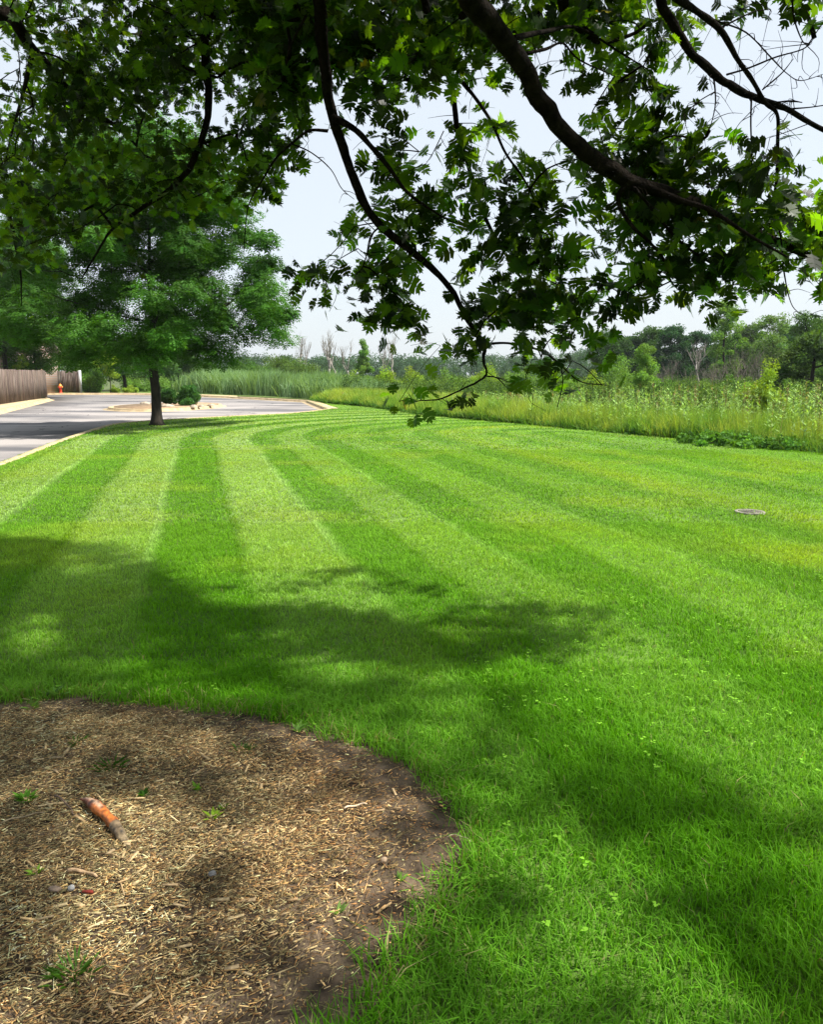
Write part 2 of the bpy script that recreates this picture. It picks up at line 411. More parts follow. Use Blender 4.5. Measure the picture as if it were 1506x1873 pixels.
# ------------------------------------------------------------------ grass blades
def blades(name, pos, h, wd, ang, lean, cols, mat=M_grass, tipc=1.15):
    n = len(pos); dx = np.cos(ang); dy = np.sin(ang)          # lean direction
    fa = ang + np.pi / 2 + rng.uniform(-1.2, 1.2, n); sx = np.cos(fa); sy = np.sin(fa)
    v = np.zeros((n, 5, 3)); v[:] = pos[:, None, :]
    for k, (t, l, ww) in enumerate(((0, 0, .5), (0, 0, -.5), (.55, .3, .42), (.55, .3, -.42), (1, 1, 0))):
        v[:, k, 0] += dx * lean * h * l + sx * wd * ww
        v[:, k, 1] += dy * lean * h * l + sy * wd * ww
        v[:, k, 2] += h * t * (1 - .25 * np.minimum(lean, 1.6) * (t == 1))
    base = (np.arange(n) * 5)[:, None]
    loops = np.concatenate([base + np.array([0, 1, 3, 2]), base + np.array([2, 3, 4])], 1).ravel()
    sizes = np.tile([4, 3], n)
    c = np.repeat(cols[:, None, :], 5, 1); c[:, 4] *= tipc; c[:, :2] *= .8
    return mesh(name, v.reshape(-1, 3), loops, mat, cols=c.reshape(-1, 3), sizes=sizes)

def scatter(area_fn, y0, y1, dens, margin=1.08, pad=.3):
    """random ground points in the wedge the camera and its neighbourhood can see"""
    hw = .53 * margin
    n = int((y1 - y0) * 2 * (hw * max(y1, 0) + pad) * dens)
    y = rng.uniform(y0, y1, n); x = rng.uniform(-1, 1, n) * (hw * max(y1, 0) + pad)
    k = np.abs(x) < hw * np.maximum(y, 0) + pad; x, y = x[k], y[k]
    k = area_fn(x, y); return x[k], y[k]

ring_n = lambda x, y: .05 * (fbm(x * 7, y * 7, 3) - .5) * 2
def on_lawn(x, y):
    d = polydist(x, y, RING + [RING[0]]); ins = inpoly(x, y, RING)
    s = np.where(ins, d, -d) + .09 * (fbm(x * 6, y * 6, 3) - .5) * 2
    s2 = s + rng.uniform(-.09, .02, len(x))
    return inpoly(x, y, LAWN) & (s2 < 0)
def lawn_blades(name, y0, y1, dens, h, wd, pad=.3):
    x, y = scatter(on_lawn, y0, y1, dens, pad=pad)
    n = len(x); c = lawn_color(x, y)
    # tufted height variation, long at the bed's edge
    hh = h * (.55 + .8 * fbm(x * 5, y * 5, 3)) * rng.uniform(.6, 1.25, n)
    dr = polydist(x, y, RING + [RING[0]]); hh *= 1 + .5 * np.exp(-(dr / .12) ** 2) * (y < 5)
    hh *= 1 + .35 * np.clip(1 - (y - 1.5) / 4, 0, 1)
    d0 = stripe(x, y); e = .05
    gx = (stripe(x + e, y) - d0); gy = (stripe(x, y + e) - d0)
    i = np.clip(np.searchsorted(_edges, d0) - 1, 0, len(_tone) - 1)
    sgn = np.where(_tone[i] > .45, 1, -1)                     # blades lie along the mower's way
    la = np.arctan2(gx * sgn, -gy * sgn)
    la = la + rng.normal(0, .9, n); nearf = np.clip((y - 2) / 6, .25, 1)
    la = np.where(rng.random(n) > nearf, rng.uniform(0, 6.283, n), la)
    ln = rng.gamma(3, .22, n)
    c = c * rng.uniform(.55, 1.45, n)[:, None]
    # turf under the oak: its deep shaded green is painted into the blade colour
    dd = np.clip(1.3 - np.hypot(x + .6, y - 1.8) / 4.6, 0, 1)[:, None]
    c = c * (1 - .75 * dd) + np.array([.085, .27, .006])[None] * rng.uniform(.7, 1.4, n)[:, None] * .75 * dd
    dead = rng.random(n) < .006 + .12 * np.exp(-(dr / .12) ** 2); c[dead] = np.array([.33, .3, .13]) * rng.uniform(.6, 1.2, (dead.sum(), 1))
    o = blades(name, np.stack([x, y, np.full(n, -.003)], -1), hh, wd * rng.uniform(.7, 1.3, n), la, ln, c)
    return o
tag(lawn_blades('grass', 1.15, 4.2, 12000, .047, .0042, 1.9), 'long green grass blades around the mulch bed, nearest the camera', 'grass', kind='stuff')
tag(lawn_blades('grass', -.8, 1.15, 5000, .05, .006, 2.6), 'long green grass blades beside the viewer at the foot of the oak', 'grass', kind='stuff')
tag(lawn_blades('grass', 4.2, 8.5, 6500, .04, .0048, 1.9), 'short mown grass just beyond the mulch bed', 'grass', kind='stuff')
tag(lawn_blades('grass', 8.5, 17, 1700, .036, .009, 1.8), 'striped mown grass in the middle of the lawn', 'grass', kind='stuff')
tag(lawn_blades('grass', 17, 48, 260, .034, .024, 1.6), 'striped mown grass at the far end of the lawn', 'grass', kind='stuff')

# ------------------------------------------------------------------ mulch bed
def bedz(x, y):
    d = polydist(x, y, RING + [RING[0]]); ins = inpoly(x, y, RING)
    base = np.where(ins, np.minimum(d * .1, .05) + .008, .008 - .1 * d)
    return base + .018 * (fbm(x * 2.2, y * 2.2, 3) - .5) + .01 * (fbm(x * 9, y * 9, 3) - .5) * ins
def bed():
    xs = np.arange(-3.9, .5, .02); ys = np.arange(.3, 4.1, .02)
    X, Y = np.meshgrid(xs, ys, indexing='ij'); Z = bedz(X, Y) + .006 * (fbm(X * 40, Y * 40, 2) - .5)
    nx, ny = X.shape; idx = np.arange(nx * ny).reshape(nx, ny)
    q = np.stack([idx[:-1, :-1], idx[1:, :-1], idx[1:, 1:], idx[:-1, 1:]], -1).reshape(-1, 4)
    k = (Z.ravel()[q] > -.035).all(1)
    return mesh('mulch_bed', np.stack([X, Y, Z], -1).reshape(-1, 3), q[k], M_soil, smooth=True)
tag(bed(), kind='structure')

CHIPC = np.array([[.36, .24, .11], [.46, .33, .18], [.26, .15, .065], [.17, .095, .04], [.09, .055, .028], [.3, .25, .15], [.58, .46, .29], [.12, .1, .055], [.2, .175, .09], [.07, .045, .025], [.15, .12, .06], [.24, .2, .11]])
def chips(name, n, lmin, lmax, wmin, wmax, label, soil=True, up=.0, pale=0):
    x = rng.uniform(-3.3, .3, n * 4); y = rng.uniform(.8, 3.85, n * 4)
    d = polydist(x, y, RING + [RING[0]]); ins = inpoly(x, y, RING)
    # bare soil rim to the right of the bed, chips thick in the middle and left
    edge = np.clip(d / (.25 + .3 * np.clip((x + 1.2), 0, 1.2)), 0, 1) ** 1.4
    pr = (.06 + .94 * edge) * np.clip(.35 + 1.3 * fbm(x * 3 + 8, y * 3, 3), 0, 1)
    k = ins & (d > .03) & (rng.random(len(x)) < pr); m_ = int(n * 1.45); x = x[k][:m_]; y = y[k][:m_]; n = len(x)
    L = lmin + (lmax - lmin) * rng.random(n) ** 2.2; W = rng.uniform(wmin, wmax, n); T = W * rng.uniform(.25, .5, n)
    az = rng.uniform(0, 6.283, n); az = np.where(rng.random(n) < .5, rng.normal(.5, .6, n), az); el = rng.normal(0, .16, n)
    z = bedz(x, y) + .004 + up * rng.random(n) + np.abs(el) * L * .3
    u = np.stack([np.cos(az) * np.cos(el), np.sin(az) * np.cos(el), np.sin(el)], -1)
    vv = np.stack([-np.sin(az), np.cos(az), rng.normal(0, .3, n)], -1); vv /= np.linalg.norm(vv, axis=1)[:, None]
    ww = np.cross(u, vv)
    P0 = np.stack([x, y, z], -1); V = np.zeros((n, 8, 3)); sk = rng.uniform(-.3, .3, (n, 2)); tp = rng.uniform(.3, 1, (n, 2))
    i = 0
    for a, t in ((-1, 0), (1, 1)):
        for b_, c_ in ((-1, -1), (1, -1), (1, 1), (-1, 1)):
            V[:, i] = P0 + u * (L / 2 * a * (1 + .25 * b_ * sk[:, t]))[:, None] + vv * (W / 2 * b_ * tp[:, t])[:, None] + ww * (T / 2 * c_)[:, None]; i += 1
    fq = np.array([[0, 1, 5, 4], [1, 2, 6, 5], [2, 3, 7, 6], [3, 0, 4, 7], [0, 3, 2, 1], [4, 5, 6, 7]])
    faces = ((np.arange(n) * 8)[:, None, None] + fq[None]).reshape(-1, 4)
    pick = rng.integers(0, len(CHIPC), n); c = CHIPC[pick] * rng.uniform(.55, 1.5, (n, 1))
    tone = (.55 + .9 * fbm(x * 2.5 + 5, y * 2.5 + 2, 3))[:, None]
    rust = np.clip(fbm(x * 1.5 + 50, y * 1.5, 2) * 2 - 1 + (x + .9) * .8, 0, 1)[:, None] * .5
    c = c * 1.75 * np.array([1.0, .98, .82]) * tone; c = c * (1 - rust) + c * np.array([1.15, .72, .5]) * rust
    if pale: c = c * (1 - pale) + np.array([.62, .47, .27]) * pale * rng.uniform(.7, 1.2, (n, 1))
    o = mesh(name, V.reshape(-1, 3), faces, M_chip, cols=np.repeat(c, 8, 0)); tag(o, label, 'mulch', kind='stuff'); return o
chips('wood_mulch', 30000, .015, .06, .0008, .002, 'thin bark fibres matted over the bed', up=.008)
chips('wood_mulch', 110000, .005, .026, .0012, .005, 'fine shredded bark mulch covering the bed', up=.006)
chips('wood_mulch', 2200, .015, .055, .002, .006, 'coarse pale wood shreds strewn over the bark mulch', up=.008, pale=.3)
chips('wood_mulch', 260, .03, .075, .007, .014, 'large flat wood chips lying on top of the mulch', up=.008, pale=.6)

# ------------------------------------------------------------------ exposed root and small things on the bed
def root():
    e = empty('exposed_root', (*G(185, 1520), 0)); ex, ey = e.location.x, e.location.y
    p0, p1, p2, p3 = G(150, 1490), G(178, 1516), G(206, 1542), G(240, 1580)
    z = float(bedz(np.array([ex]), np.array([ey]))[0])
    pts = spline([(*p0, z + .004), (*((p0 + p1) / 2), z + .024), (*p1, z + .03), (*p2, z + .028), (*((p2 + p3) / 2), z + .014), (*p3, z - .012)], 8)
    pts[:, 0] -= ex; pts[:, 1] -= ey
    m, t, b = newmat('root_bark')
    tc = t.nodes.new('ShaderNodeTexCoord'); n = t.nodes.new('ShaderNodeTexNoise'); n.inputs['Scale'].default_value = 45; n.inputs['Detail'].default_value = 7
    t.links.new(tc.outputs['Object'], n.inputs[0])
    at = t.nodes.new('ShaderNodeVertexColor'); at.layer_name = 'col'
    mr = t.nodes.new('ShaderNodeMapRange'); mr.inputs[1].default_value = .3; mr.inputs[2].default_value = .7; mr.inputs[3].default_value = .12; mr.inputs[4].default_value = 1.5
    t.links.new(n.outputs[0], mr.inputs[0])
    mu = t.nodes.new('ShaderNodeMix'); mu.data_type = 'RGBA'; mu.blend_type = 'MULTIPLY'; mu.inputs[0].default_value = 1
    t.links.new(at.outputs[0], mu.inputs[6]); t.links.new(mr.outputs[0], mu.inputs[7]); t.links.new(mu.outputs[2], b.inputs['Base Color'])
    bp = t.nodes.new('ShaderNodeBump'); bp.inputs['Strength'].default_value = .8; bp.inputs['Distance'].default_value = .004
    t.links.new(n.outputs[0], bp.inputs['Height']); t.links.new(bp.outputs[0], b.inputs['Normal'])
    b.inputs['Roughness'].default_value = .5; b.inputs['Specular IOR Level'].default_value = .5
    mb = MB(); k = len(pts); nn = 14
    s = np.linspace(0, 1, k); rad = .021 * np.clip(np.sin(np.clip(s * 3.2, 0, 1.57)) , .25, 1) * (1 - .25 * s) * (1 + .22 * (fbm(s * 9, s * 0 + 4, 3) - .5) * 2)
    mb.tube(pts, rad, nn, (1, 1, 1), .13)
    c = np.zeros((k * nn, 3))
    for i in range(k):
        tt = s[i]
        a = np.array([.15, .035, .01]) if tt < .42 else np.array([.46, .13, .02])
        if tt > .66: a = np.array([.2, .14, .08])
        if tt > .8: a = np.array([.34, .25, .14])
        for j in range(nn): c[i * nn + j] = a
    # scraped pale strip along the top of the orange part
    top = np.concatenate(mb.v); zc = pts[:, 2]
    for i in range(k):
        if .14 < s[i] < .5:
            ring = top[i * nn:(i + 1) * nn, 2]; order = np.argsort(-ring)[:2]
            for j in order: c[i * nn + j] = (.4, .25, .16)
    mb.c = [c]
    mb.build('root', m, e, True)
    tag(e, 'orange-brown tree root with scraped bark poking out of the mulch', 'root')
root()

def twig(name, a, b, r, label, cat, colr, bend=.012, zz=.014):
    pa, pb = G(*a), G(*b); o = empty('fallen', (0, 0, 0)); bpy.data.objects.remove(o)
    n = 9; mid = (pa + pb) / 2; t = np.linspace(0, 1, n)
    x = pa[0] + (pb[0] - pa[0]) * t; y = pa[1] + (pb[1] - pa[1]) * t
    z = bedz(x, y) + zz + .008 * np.sin(t * 9) * .5
    nrm = np.array([-(pb - pa)[1], (pb - pa)[0]]) / (np.linalg.norm(pb - pa) + 1e-9)
    x = x + nrm[0] * bend * np.sin(t * 3.1); y = y + nrm[1] * bend * np.sin(t * 3.1)
    pts = np.stack([x - mid[0], y - mid[1], z], -1)
    mb = MB(); mb.tube(pts, r * (1 - .35 * t), 7, colr, .18)
    o = mb.build(name, M_chip, None, True); o.location = (mid[0], mid[1], 0)
    return tag(o, label, cat)
twig('fallen_twig', (103, 1486), (136, 1524), .0035, 'thin dark twig lying left of the orange root', 'twig', (.16, .11, .08))
twig('fallen_twig', (196, 1352 + 250), (238, 1352 + 262), .003, 'thin brown twig in front of the orange root', 'twig', (.3, .2, .1))
twig('wood_splinter', (128, 1632), (180, 1644), .0065, 'long tan wood splinter below the orange root', 'wood splinter', (.62, .42, .24))
twig('wood_splinter', (630, 1506), (672, 1494), .004, 'pale straight splinter on the right side of the mulch', 'wood splinter', (.75, .58, .4))
twig('dry_grass_stem', (818, 1553), (862, 1558), .0018, 'dry curled grass stem where bare soil meets the lawn', 'stem', (.6, .5, .33), .03, .03)
twig('fallen_twig', (5, 1540), (86, 1522), .003, 'grey twig at the left edge of the mulch bed', 'twig', (.42, .33, .2))
def flake(name, px, py, L, W, T, rz, colr, label, cat):
    g0 = G(px, py); z = float(bedz(np.array([g0[0]]), np.array([g0[1]]))[0])
    n = 11; top = []; bot = []
    for k in range(n):
        a = 2 * math.pi * k / n; rr = random.uniform(.75, 1.15)
        x = L / 2 * math.cos(a) * rr; y = W / 2 * math.sin(a) * rr
        xx = x * math.cos(rz) - y * math.sin(rz); yy = x * math.sin(rz) + y * math.cos(rz)
        bot.append((xx, yy, 0)); top.append((xx * .85, yy * .85, T + .1 * x))
    mb = MB(); mb.add(bot + top, [tuple(range(n))[::-1], tuple(range(n, 2 * n))] + [(i, (i + 1) % n, (i + 1) % n + n, i + n) for i in range(n)], colr)
    o = mb.build(name, M_chip); o.location = (g0[0], g0[1], z + .012); return tag(o, label, cat)
flake('bark_chip', 164, 1670, .045, .014, .005, -.2, (.2, .025, .015), 'dark red bark chip below the orange root', 'bark chip')
flake('bark_chip', 103, 1667, .05, .025, .006, -.3, (.3, .22, .16), 'grey-brown bark flake beside the small white pebble', 'bark chip')
flake('pebble', 134, 1666, .022, .018, .012, 0, (.45, .45, .43), 'small white pebble between red and grey bark chips', 'pebble')
flake('pebble', 390, 1638, .028, .02, .01, .5, (.32, .3, .28), 'pale grey pebble in the middle of the mulch', 'pebble')
flake('pebble', 703, 1596, .022, .018, .012, .1, (.7, .5, .33), 'tan pebble on the bare soil rim', 'pebble')

def weed(px, py, n, h, label, colr=(.11, .24, .03), cat='weed', leafy=True):
    g0 = G(px, py); z = float(bedz(np.array([g0[0]]), np.array([g0[1]]))[0]); mb = MB()
    for k in range(n):
        a = random.uniform(0, 6.28); L = h * random.uniform(.6, 1.3); el = random.uniform(.5, 1.3); w_ = L * (.17 if leafy else .05)
        d = np.array([math.cos(a), math.sin(a), 0]); s_ = np.array([-d[1], d[0], 0]); bx = d * random.uniform(0, .2) * h * (1 if leafy else 5)
        p = [bx, bx + d * L * .5 * math.cos(el) + np.array([0, 0, L * .5 * math.sin(el)]), bx + d * L * (math.cos(el) + .25) * .9 + np.array([0, 0, L * .8 * math.sin(el)])]
        cc = np.array(colr) * random.uniform(.6, 1.4)
        mb.add([p[0] - s_ * w_ * .2, p[0] + s_ * w_ * .2, p[1] + s_ * w_, p[2], p[1] - s_ * w_], [(0, 1, 2, 3, 4)], cc)
    o = mb.build('weed', M_grass); o.location = (g0[0], g0[1], z); return tag(o, label, cat, 'weeds in the mulch bed')
weed(205, 1428, 40, .045, 'dark green grassy weed tuft above the orange root', (.05, .15, .015), leafy=False)
weed(140, 1385, 26, .04, 'low grassy weed tuft between the upper chips and the root', (.06, .15, .02), leafy=False)
weed(265, 1482, 18, .035, 'small green weed to the right above the root', (.06, .16, .02))
weed(362, 1470, 12, .04, 'bright green seedling right of the root in mid bed', (.14, .3, .03))
weed(392, 1524, 11, .038, 'bright yellow-green seedling standing alone in mid bed', (.24, .38, .03))
weed(410, 1508, 8, .03, 'tiny seedling beside the lone yellow-green seedling', (.16, .32, .03))
weed(50, 1490, 26, .045, 'leafy weed at the left edge level with the root', (.11, .26, .03))
weed(70, 1632, 12, .03, 'small weed at the left edge below the root', (.18, .32, .04))
weed(60, 1305, 10, .05, 'broad leaved weed near the top left rim of the bed', (.15, .28, .05))
weed(445, 1390, 40, .035, 'sparse grass tuft in the upper middle of the bed', (.09, .19, .04), leafy=False)
weed(140, 1820, 46, .05, 'grass tuft at the bottom of the mulch bed', (.09, .21, .03), leafy=False)
weed(545, 1345, 16, .05, 'broad leaved weed at the bed rim by the lawn', (.16, .3, .06))
weed(620, 1690, 12, .03, 'pale weed in the lower right of the mulch', (.2, .32, .08))
weed(733, 1622, 10, .028, 'tiny green sprig on the bare soil', (.16, .3, .05))
weed(100, 1278, 18, .07, 'pale broad leaved weed under the lawn edge at top left', (.14, .27, .08))

# ------------------------------------------------------------------ utility cover in the lawn
M_lid = rough_mat('old_concrete', (.13, .12, .1), (.26, .24, .2), 14, .9, .4, 60)
def cover(px, py, label):
    g0 = G(px, py); e = empty('valve_cover', (g0[0], g0[1], 0), .1)
    mb = MB(); mb.lathe([(.17, -.05), (.17, .016), (.165, .02), (.135, .02), (.13, .014), (.13, -.05)], n=28); mb.build('rim', M_lid, e)
    mb = MB(); mb.lathe([(.127, -.05), (.127, .012), (.12, .016)], n=28)
    for k in range(-3, 4): mb.box(k * .032, 0, .018, .012, .17, .008)
    mb.build('lid', M_lid, e)
    tag(e, label, 'ground cover plate')
cover(1372, 938, 'round weathered concrete utility lid set in the right of the lawn')

# ------------------------------------------------------------------ broadleaf weeds/clover flecks on lawn
def clover():
    x, y = scatter(on_lawn, 2, 12, 40); k = fbm(x * .8, y * .8, 2) + .25 * (x > .3) > .62; x, y = x[k], y[k]; n = len(x)
    m = 3; a = rng.uniform(0, 6.28, n)
    V = []; 
    for j in range(m):
        aa = a + j * 2.09; s = rng.uniform(.005, .011, n)
        cxx = x + np.cos(aa) * s; cyy = y + np.sin(aa) * s; z = rng.uniform(.03, .05, n)
        for (du, dv, dz) in ((-1, 0, 0), (0, .8, .004), (1, 0, .002), (0, -.8, .004)):
            V.append(np.stack([cxx + s * (du * np.cos(aa) - dv * np.sin(aa)), cyy + s * (du * np.sin(aa) + dv * np.cos(aa)), z + dz], -1))
    V = np.stack(V, 1).reshape(-1, 3); f = np.arange(n * m * 4).reshape(-1, 4)
    c = np.repeat(np.array([[.17, .36, .03]]) * rng.uniform(.7, 1.5, (n, 1)), 12, 0)
    tag(mesh('clover', V, f, M_grass, cols=c), 'pale clover leaves dotted through the mown lawn', 'clover', kind='stuff')
clover()

# ------------------------------------------------------------------ foliage engines
def rotmats(n, tilt=1.0, up=None):
    """random orthonormal frames; a: leaf axis, b: side, c: normal"""
    a = rng.normal(size=(n, 3)); a[:, 2] *= tilt; a /= np.linalg.norm(a, axis=1)[:, None]
    t = rng.normal(size=(n, 3)); b = np.cross(a, t); b /= np.linalg.norm(b, axis=1)[:, None] + 1e-9
    return a, b, np.cross(a, b)

def leaf_quads(pos, size, aspect, cols, a=None, b=None, c=None, bend=.15):
    n = len(pos)
    if a is None: a, b, c = rotmats(n, .7)
    s = size[:, None]
    v = np.stack([pos - a * s * .5, pos + b * s * aspect * .5 + c * s * bend * .4, pos + a * s * .5 - c * s * bend, pos - b * s * aspect * .5 + c * s * bend * .4], 1)
    f = np.arange(n * 4).reshape(-1, 4)
    return v.reshape(-1, 3), f, np.repeat(cols, 4, 0)

def grow(start, targets, rtip, p=.47, k=3.0, sides=5, mb=None, rmax=None, wob=.06, up=.25):
    """join every target to the nearest point of the growing network; radii follow the load carried"""
    nodes = [np.array(q, float) for q in start]; par = [-1 if i == 0 else i - 1 for i in range(len(nodes))]
    root = nodes[0]; T = np.asarray(targets, float)
    order = np.argsort(np.linalg.norm(T - nodes[-1], axis=1)); ns = len(nodes)
    arr = np.zeros((ns + len(T), 3)); arr[:ns] = nodes; cnt = ns; par = par + [0] * len(T)
    ln = np.zeros(ns + len(T))
    for i in range(1, ns): ln[i] = ln[i - 1] + np.linalg.norm(arr[i] - arr[i - 1])
    for q in order:
        d = np.linalg.norm(arr[:cnt] - T[q], axis=1)
        j = int(np.argmin(d + .25 * ln[:cnt])) if ns > 1 else int(np.argmin(d))
        if ns > 1 and j == 0: j = min(1, cnt - 1)
        arr[cnt] = T[q]; par[cnt] = j; ln[cnt] = ln[j] + d[j]; cnt += 1
    load = np.ones(cnt)
    for i in range(cnt - 1, 0, -1): load[par[i]] += load[i]
    rad = rtip * load ** p
    if rmax: rad = np.minimum(rad, rmax)
    if mb is None: mb = MB()
    for i in range(ns, cnt):
        A = arr[par[i]]; B = arr[i]; L = np.linalg.norm(B - A)
        if L < 1e-4: continue
        mid = (A + B) / 2 + rng.normal(0, wob, 3) * L + np.array([0, 0, -up * L * .3])
        t = np.linspace(0, 1, 5)[:, None]; pts = (1 - t) ** 2 * A + 2 * t * (1 - t) * mid + t ** 2 * B
        r0 = min(rad[i] * 1.25, rad[par[i]]); mb.tube(pts, np.linspace(r0, rad[i] * .9, 5), sides)
    return mb, arr[:cnt], rad

def clumps_dome(n, h0, h1, prof, seed=0, shell=.55):
    """clump centres in a crown whose radius at relative height t is prof(t)"""
    out = []
    while len(out) < n:
        t = rng.random(); r = prof(t); a = rng.uniform(0, 6.283); q = rng.random() ** shell
        x, y = r * q * math.cos(a), r * q * math.sin(a)
        out.append((x, y, h0 + (h1 - h0) * t))
    return np.array(out)

def crown(cl, nleaf, cr, flat, size, aspect, base, var=.25, cvar=.2, drop=0.0):
    """leaves scattered round every clump centre"""
    n = len(cl); N = n * nleaf
    d = rng.normal(size=(N, 3)); d /= np.linalg.norm(d, axis=1)[:, None]; r = rng.random(N) ** .45
    csz = np.repeat(rng.uniform(.6, 1.3, n), nleaf)
    off = d * (r * cr * csz)[:, None]; off[:, 2] *= flat
    off[:, 2] -= drop * np.hypot(off[:, 0], off[:, 1]) ** 2 / cr
    pos = np.repeat(cl, nleaf, 0) + off
    ct = np.repeat(rng.uniform(1 - cvar, 1 + cvar, (n, 1)), nleaf, 0) * np.repeat(1 + rng.normal(0, .04, (n, 3)), nleaf, 0)
    c = np.array(base)[None] * ct * rng.uniform(1 - var, 1 + var, (N, 1))
    return leaf_quads(pos, size * rng.uniform(.6, 1.3, N), aspect, c)

def tree(name, label, cat, X, Y, H, rad, base_c, trunk_r=.12, cb=.25, ncl=40, nleaf=90, cr=None, flat=.7, size=.09, aspect=.5, group=None, prof=None, bark=None, var=.3, cvar=.22, z0=-.1):
    e = empty(name, (X, Y, z0))
    prof = prof or (lambda t: rad * (math.sin(math.pi * min(1, (t * .82 + .14))) ** .6) * random.uniform(.8, 1.12))
    h0 = H * cb; cr = cr or rad * .33
    if cat == 'shrub' and prof is not None and 'island' not in name and H < 2.9:
        cl = []
        ns_ = 11
        for k in range(ns_):
            a = random.uniform(0, 6.283); q = random.random() ** .6; top = (H - cr * .5) * (1 - .55 * q ** 1.4) * random.uniform(.72, 1.0) if k else H - cr * .4
            if not k: q = .12
            for t in np.linspace(.18, 1, max(3, 2 * ncl // ns_ + 1)):
                rr_ = rad * .85 * q * t ** .6
                cl.append((rr_ * math.cos(a) + random.gauss(0, .14 * rad), rr_ * math.sin(a) + random.gauss(0, .14 * rad), top * t + .05))
        cl = np.array(cl)
    else: cl = clumps_dome(ncl, h0 + cr * .3, H - cr * flat * .8, prof)
    v, f, c = crown(cl, int(nleaf * 2.2 * min(1, ncl / len(cl))), cr, flat, size, aspect, base_c, var, cvar)
    mesh('crown', v, f, M_leaf, e, c)
    st = [(0, 0, -.05), (random.uniform(-.03, .03) * H, random.uniform(-.03, .03) * H, h0 * .6), (random.uniform(-.04, .04) * H, random.uniform(-.04, .04) * H, h0 + (H - h0) * .35), (0, 0, h0 + (H - h0) * .65)]
    mb = MB(); sp_ = spline(st, 4); mb.tube(sp_, np.linspace(trunk_r, trunk_r * .35, len(sp_)), 8, rough=.06)
    grow([tuple(q) for q in sp_], cl, trunk_r * .1, rmax=trunk_r * .5, mb=mb, sides=4)
    mb.build('trunk', bark or M_bark2, e, True)
    return tag(e, label, cat, group)

def XY(px, Y): return (px - CX) / F * Y * 1.0 / (cp - 0.17 * -sp * 0 ) * 1.0, Y
def at(px, Y):
    """ground x for a pixel column near the horizon at distance Y"""
    return float(P(px, 690, Y)[0])
def hgt(py, Y): return float(P(753, py, Y)[2]) + .1
def wid(pxw, Y): return pxw / F * Y

# ------------------------------------------------------------------ the lone locust tree on the lawn
def locust(X, Y, label, scale, ncl, nfr, seedcol, profile, H, h0, cr, trunk_r, group=None, base_flare=True, fr=.2):
    e = empty('locust_tree', (X, Y, -.01))
    cl = []
    while len(cl) < ncl:
        t = rng.random(); r = profile(t); a = rng.uniform(0, 6.283); q = rng.random() ** .5
        cl.append((r * q * math.cos(a), r * q * math.sin(a), h0 + (H - h0) * t + .25 * (1 - q) - .3 * q * (t < .5)))
    cl = np.array(cl)
    st = [(0, 0, -.05), (.02, 0, 1.0), (-.03, .02, 2.0), (.05, 0, 3.0), (.0, .05, 4.4), (.1, 0, 6.0)]
    sp_ = spline([(a * scale, b * scale, c * scale) for a, b, c in st], 5)
    mb = MB(); s = sp_[:, 2] / sp_[-1, 2]
    r = trunk_r * (1 - .75 * s) + (trunk_r * .75 * np.exp(-np.clip(sp_[:, 2], 0, 9) / .12) if base_flare else 0)
    mb.tube(sp_, r, 12, rough=.05)
    grow([tuple(q) for q in sp_[6:]], cl, trunk_r * .055, rmax=trunk_r * .5, mb=mb, sides=5)
    mb.build('trunk', M_bark2, e, True)
    # pinnate fronds: three pairs of leaflets on a drooping rachis
    N = ncl * nfr; d = rng.normal(size=(N, 3)); d /= np.linalg.norm(d, axis=1)[:, None]
    csz = np.repeat(rng.uniform(.65, 1.35, ncl), nfr)
    off = d * (rng.random(N) ** .45 * cr * csz)[:, None]; off[:, 2] *= .6
    off[:, 2] -= .22 * np.hypot(off[:, 0], off[:, 1]) ** 2 / cr
    pos = np.repeat(cl, nfr, 0) + off
    ax = off.copy(); ax[:, 2] = 0; ax += rng.normal(0, .25, ax.shape); ax[:, 2] -= .22 + .2 * rng.random(N); ax /= np.linalg.norm(ax, axis=1)[:, None] + 1e-9
    side = np.cross(ax, np.array([0, 0, 1.0])); side /= np.linalg.norm(side, axis=1)[:, None] + 1e-9; nr = np.cross(side, ax)
    ct = np.repeat(rng.uniform(.6, 1.45, (ncl, 1)), nfr, 0)
    c = np.array(seedcol)[None] * ct * rng.uniform(.7, 1.35, (N, 1)) * (1 + rng.normal(0, .05, (N, 3)))
    L = fr * rng.uniform(.7, 1.3, N); Vs = []; Cs = []
    for k in (-1, 0, 1):
        for sg in (-1, 1):
            c0 = pos + ax * (L * .3 * k)[:, None]
            la = side * sg * .8 + ax * .55 - nr * .15; la /= np.linalg.norm(la, axis=1)[:, None]
            wv = np.cross(la, nr); ll = (L * .42)[:, None]
            Vs.append(np.stack([c0, c0 + la * ll * .5 + wv * ll * .2, c0 + la * ll, c0 + la * ll * .5 - wv * ll * .2], 1)); Cs.append(c)
    V = np.stack(Vs, 1).reshape(-1, 3); Cc = np.repeat(np.stack(Cs, 1).reshape(-1, 3), 4, 0)
    mesh('crown', V, np.arange(len(V)).reshape(-1, 4), M_leaf, e, Cc)
    return tag(e, label, 'tree', group)
tx, ty = G(287, 778)
def lp(t): return (4.6 - 1.0 * t - 2.2 * t ** 3) * (1 if t > .12 else .75 + 2 * t)
locust(tx, ty, 'feathery-leaved tree with a single dark trunk standing alone on the lawn', 1, 215, 240, (.043, .125, .013), lp, 8.7, 2.35, .74, .17, fr=.26)

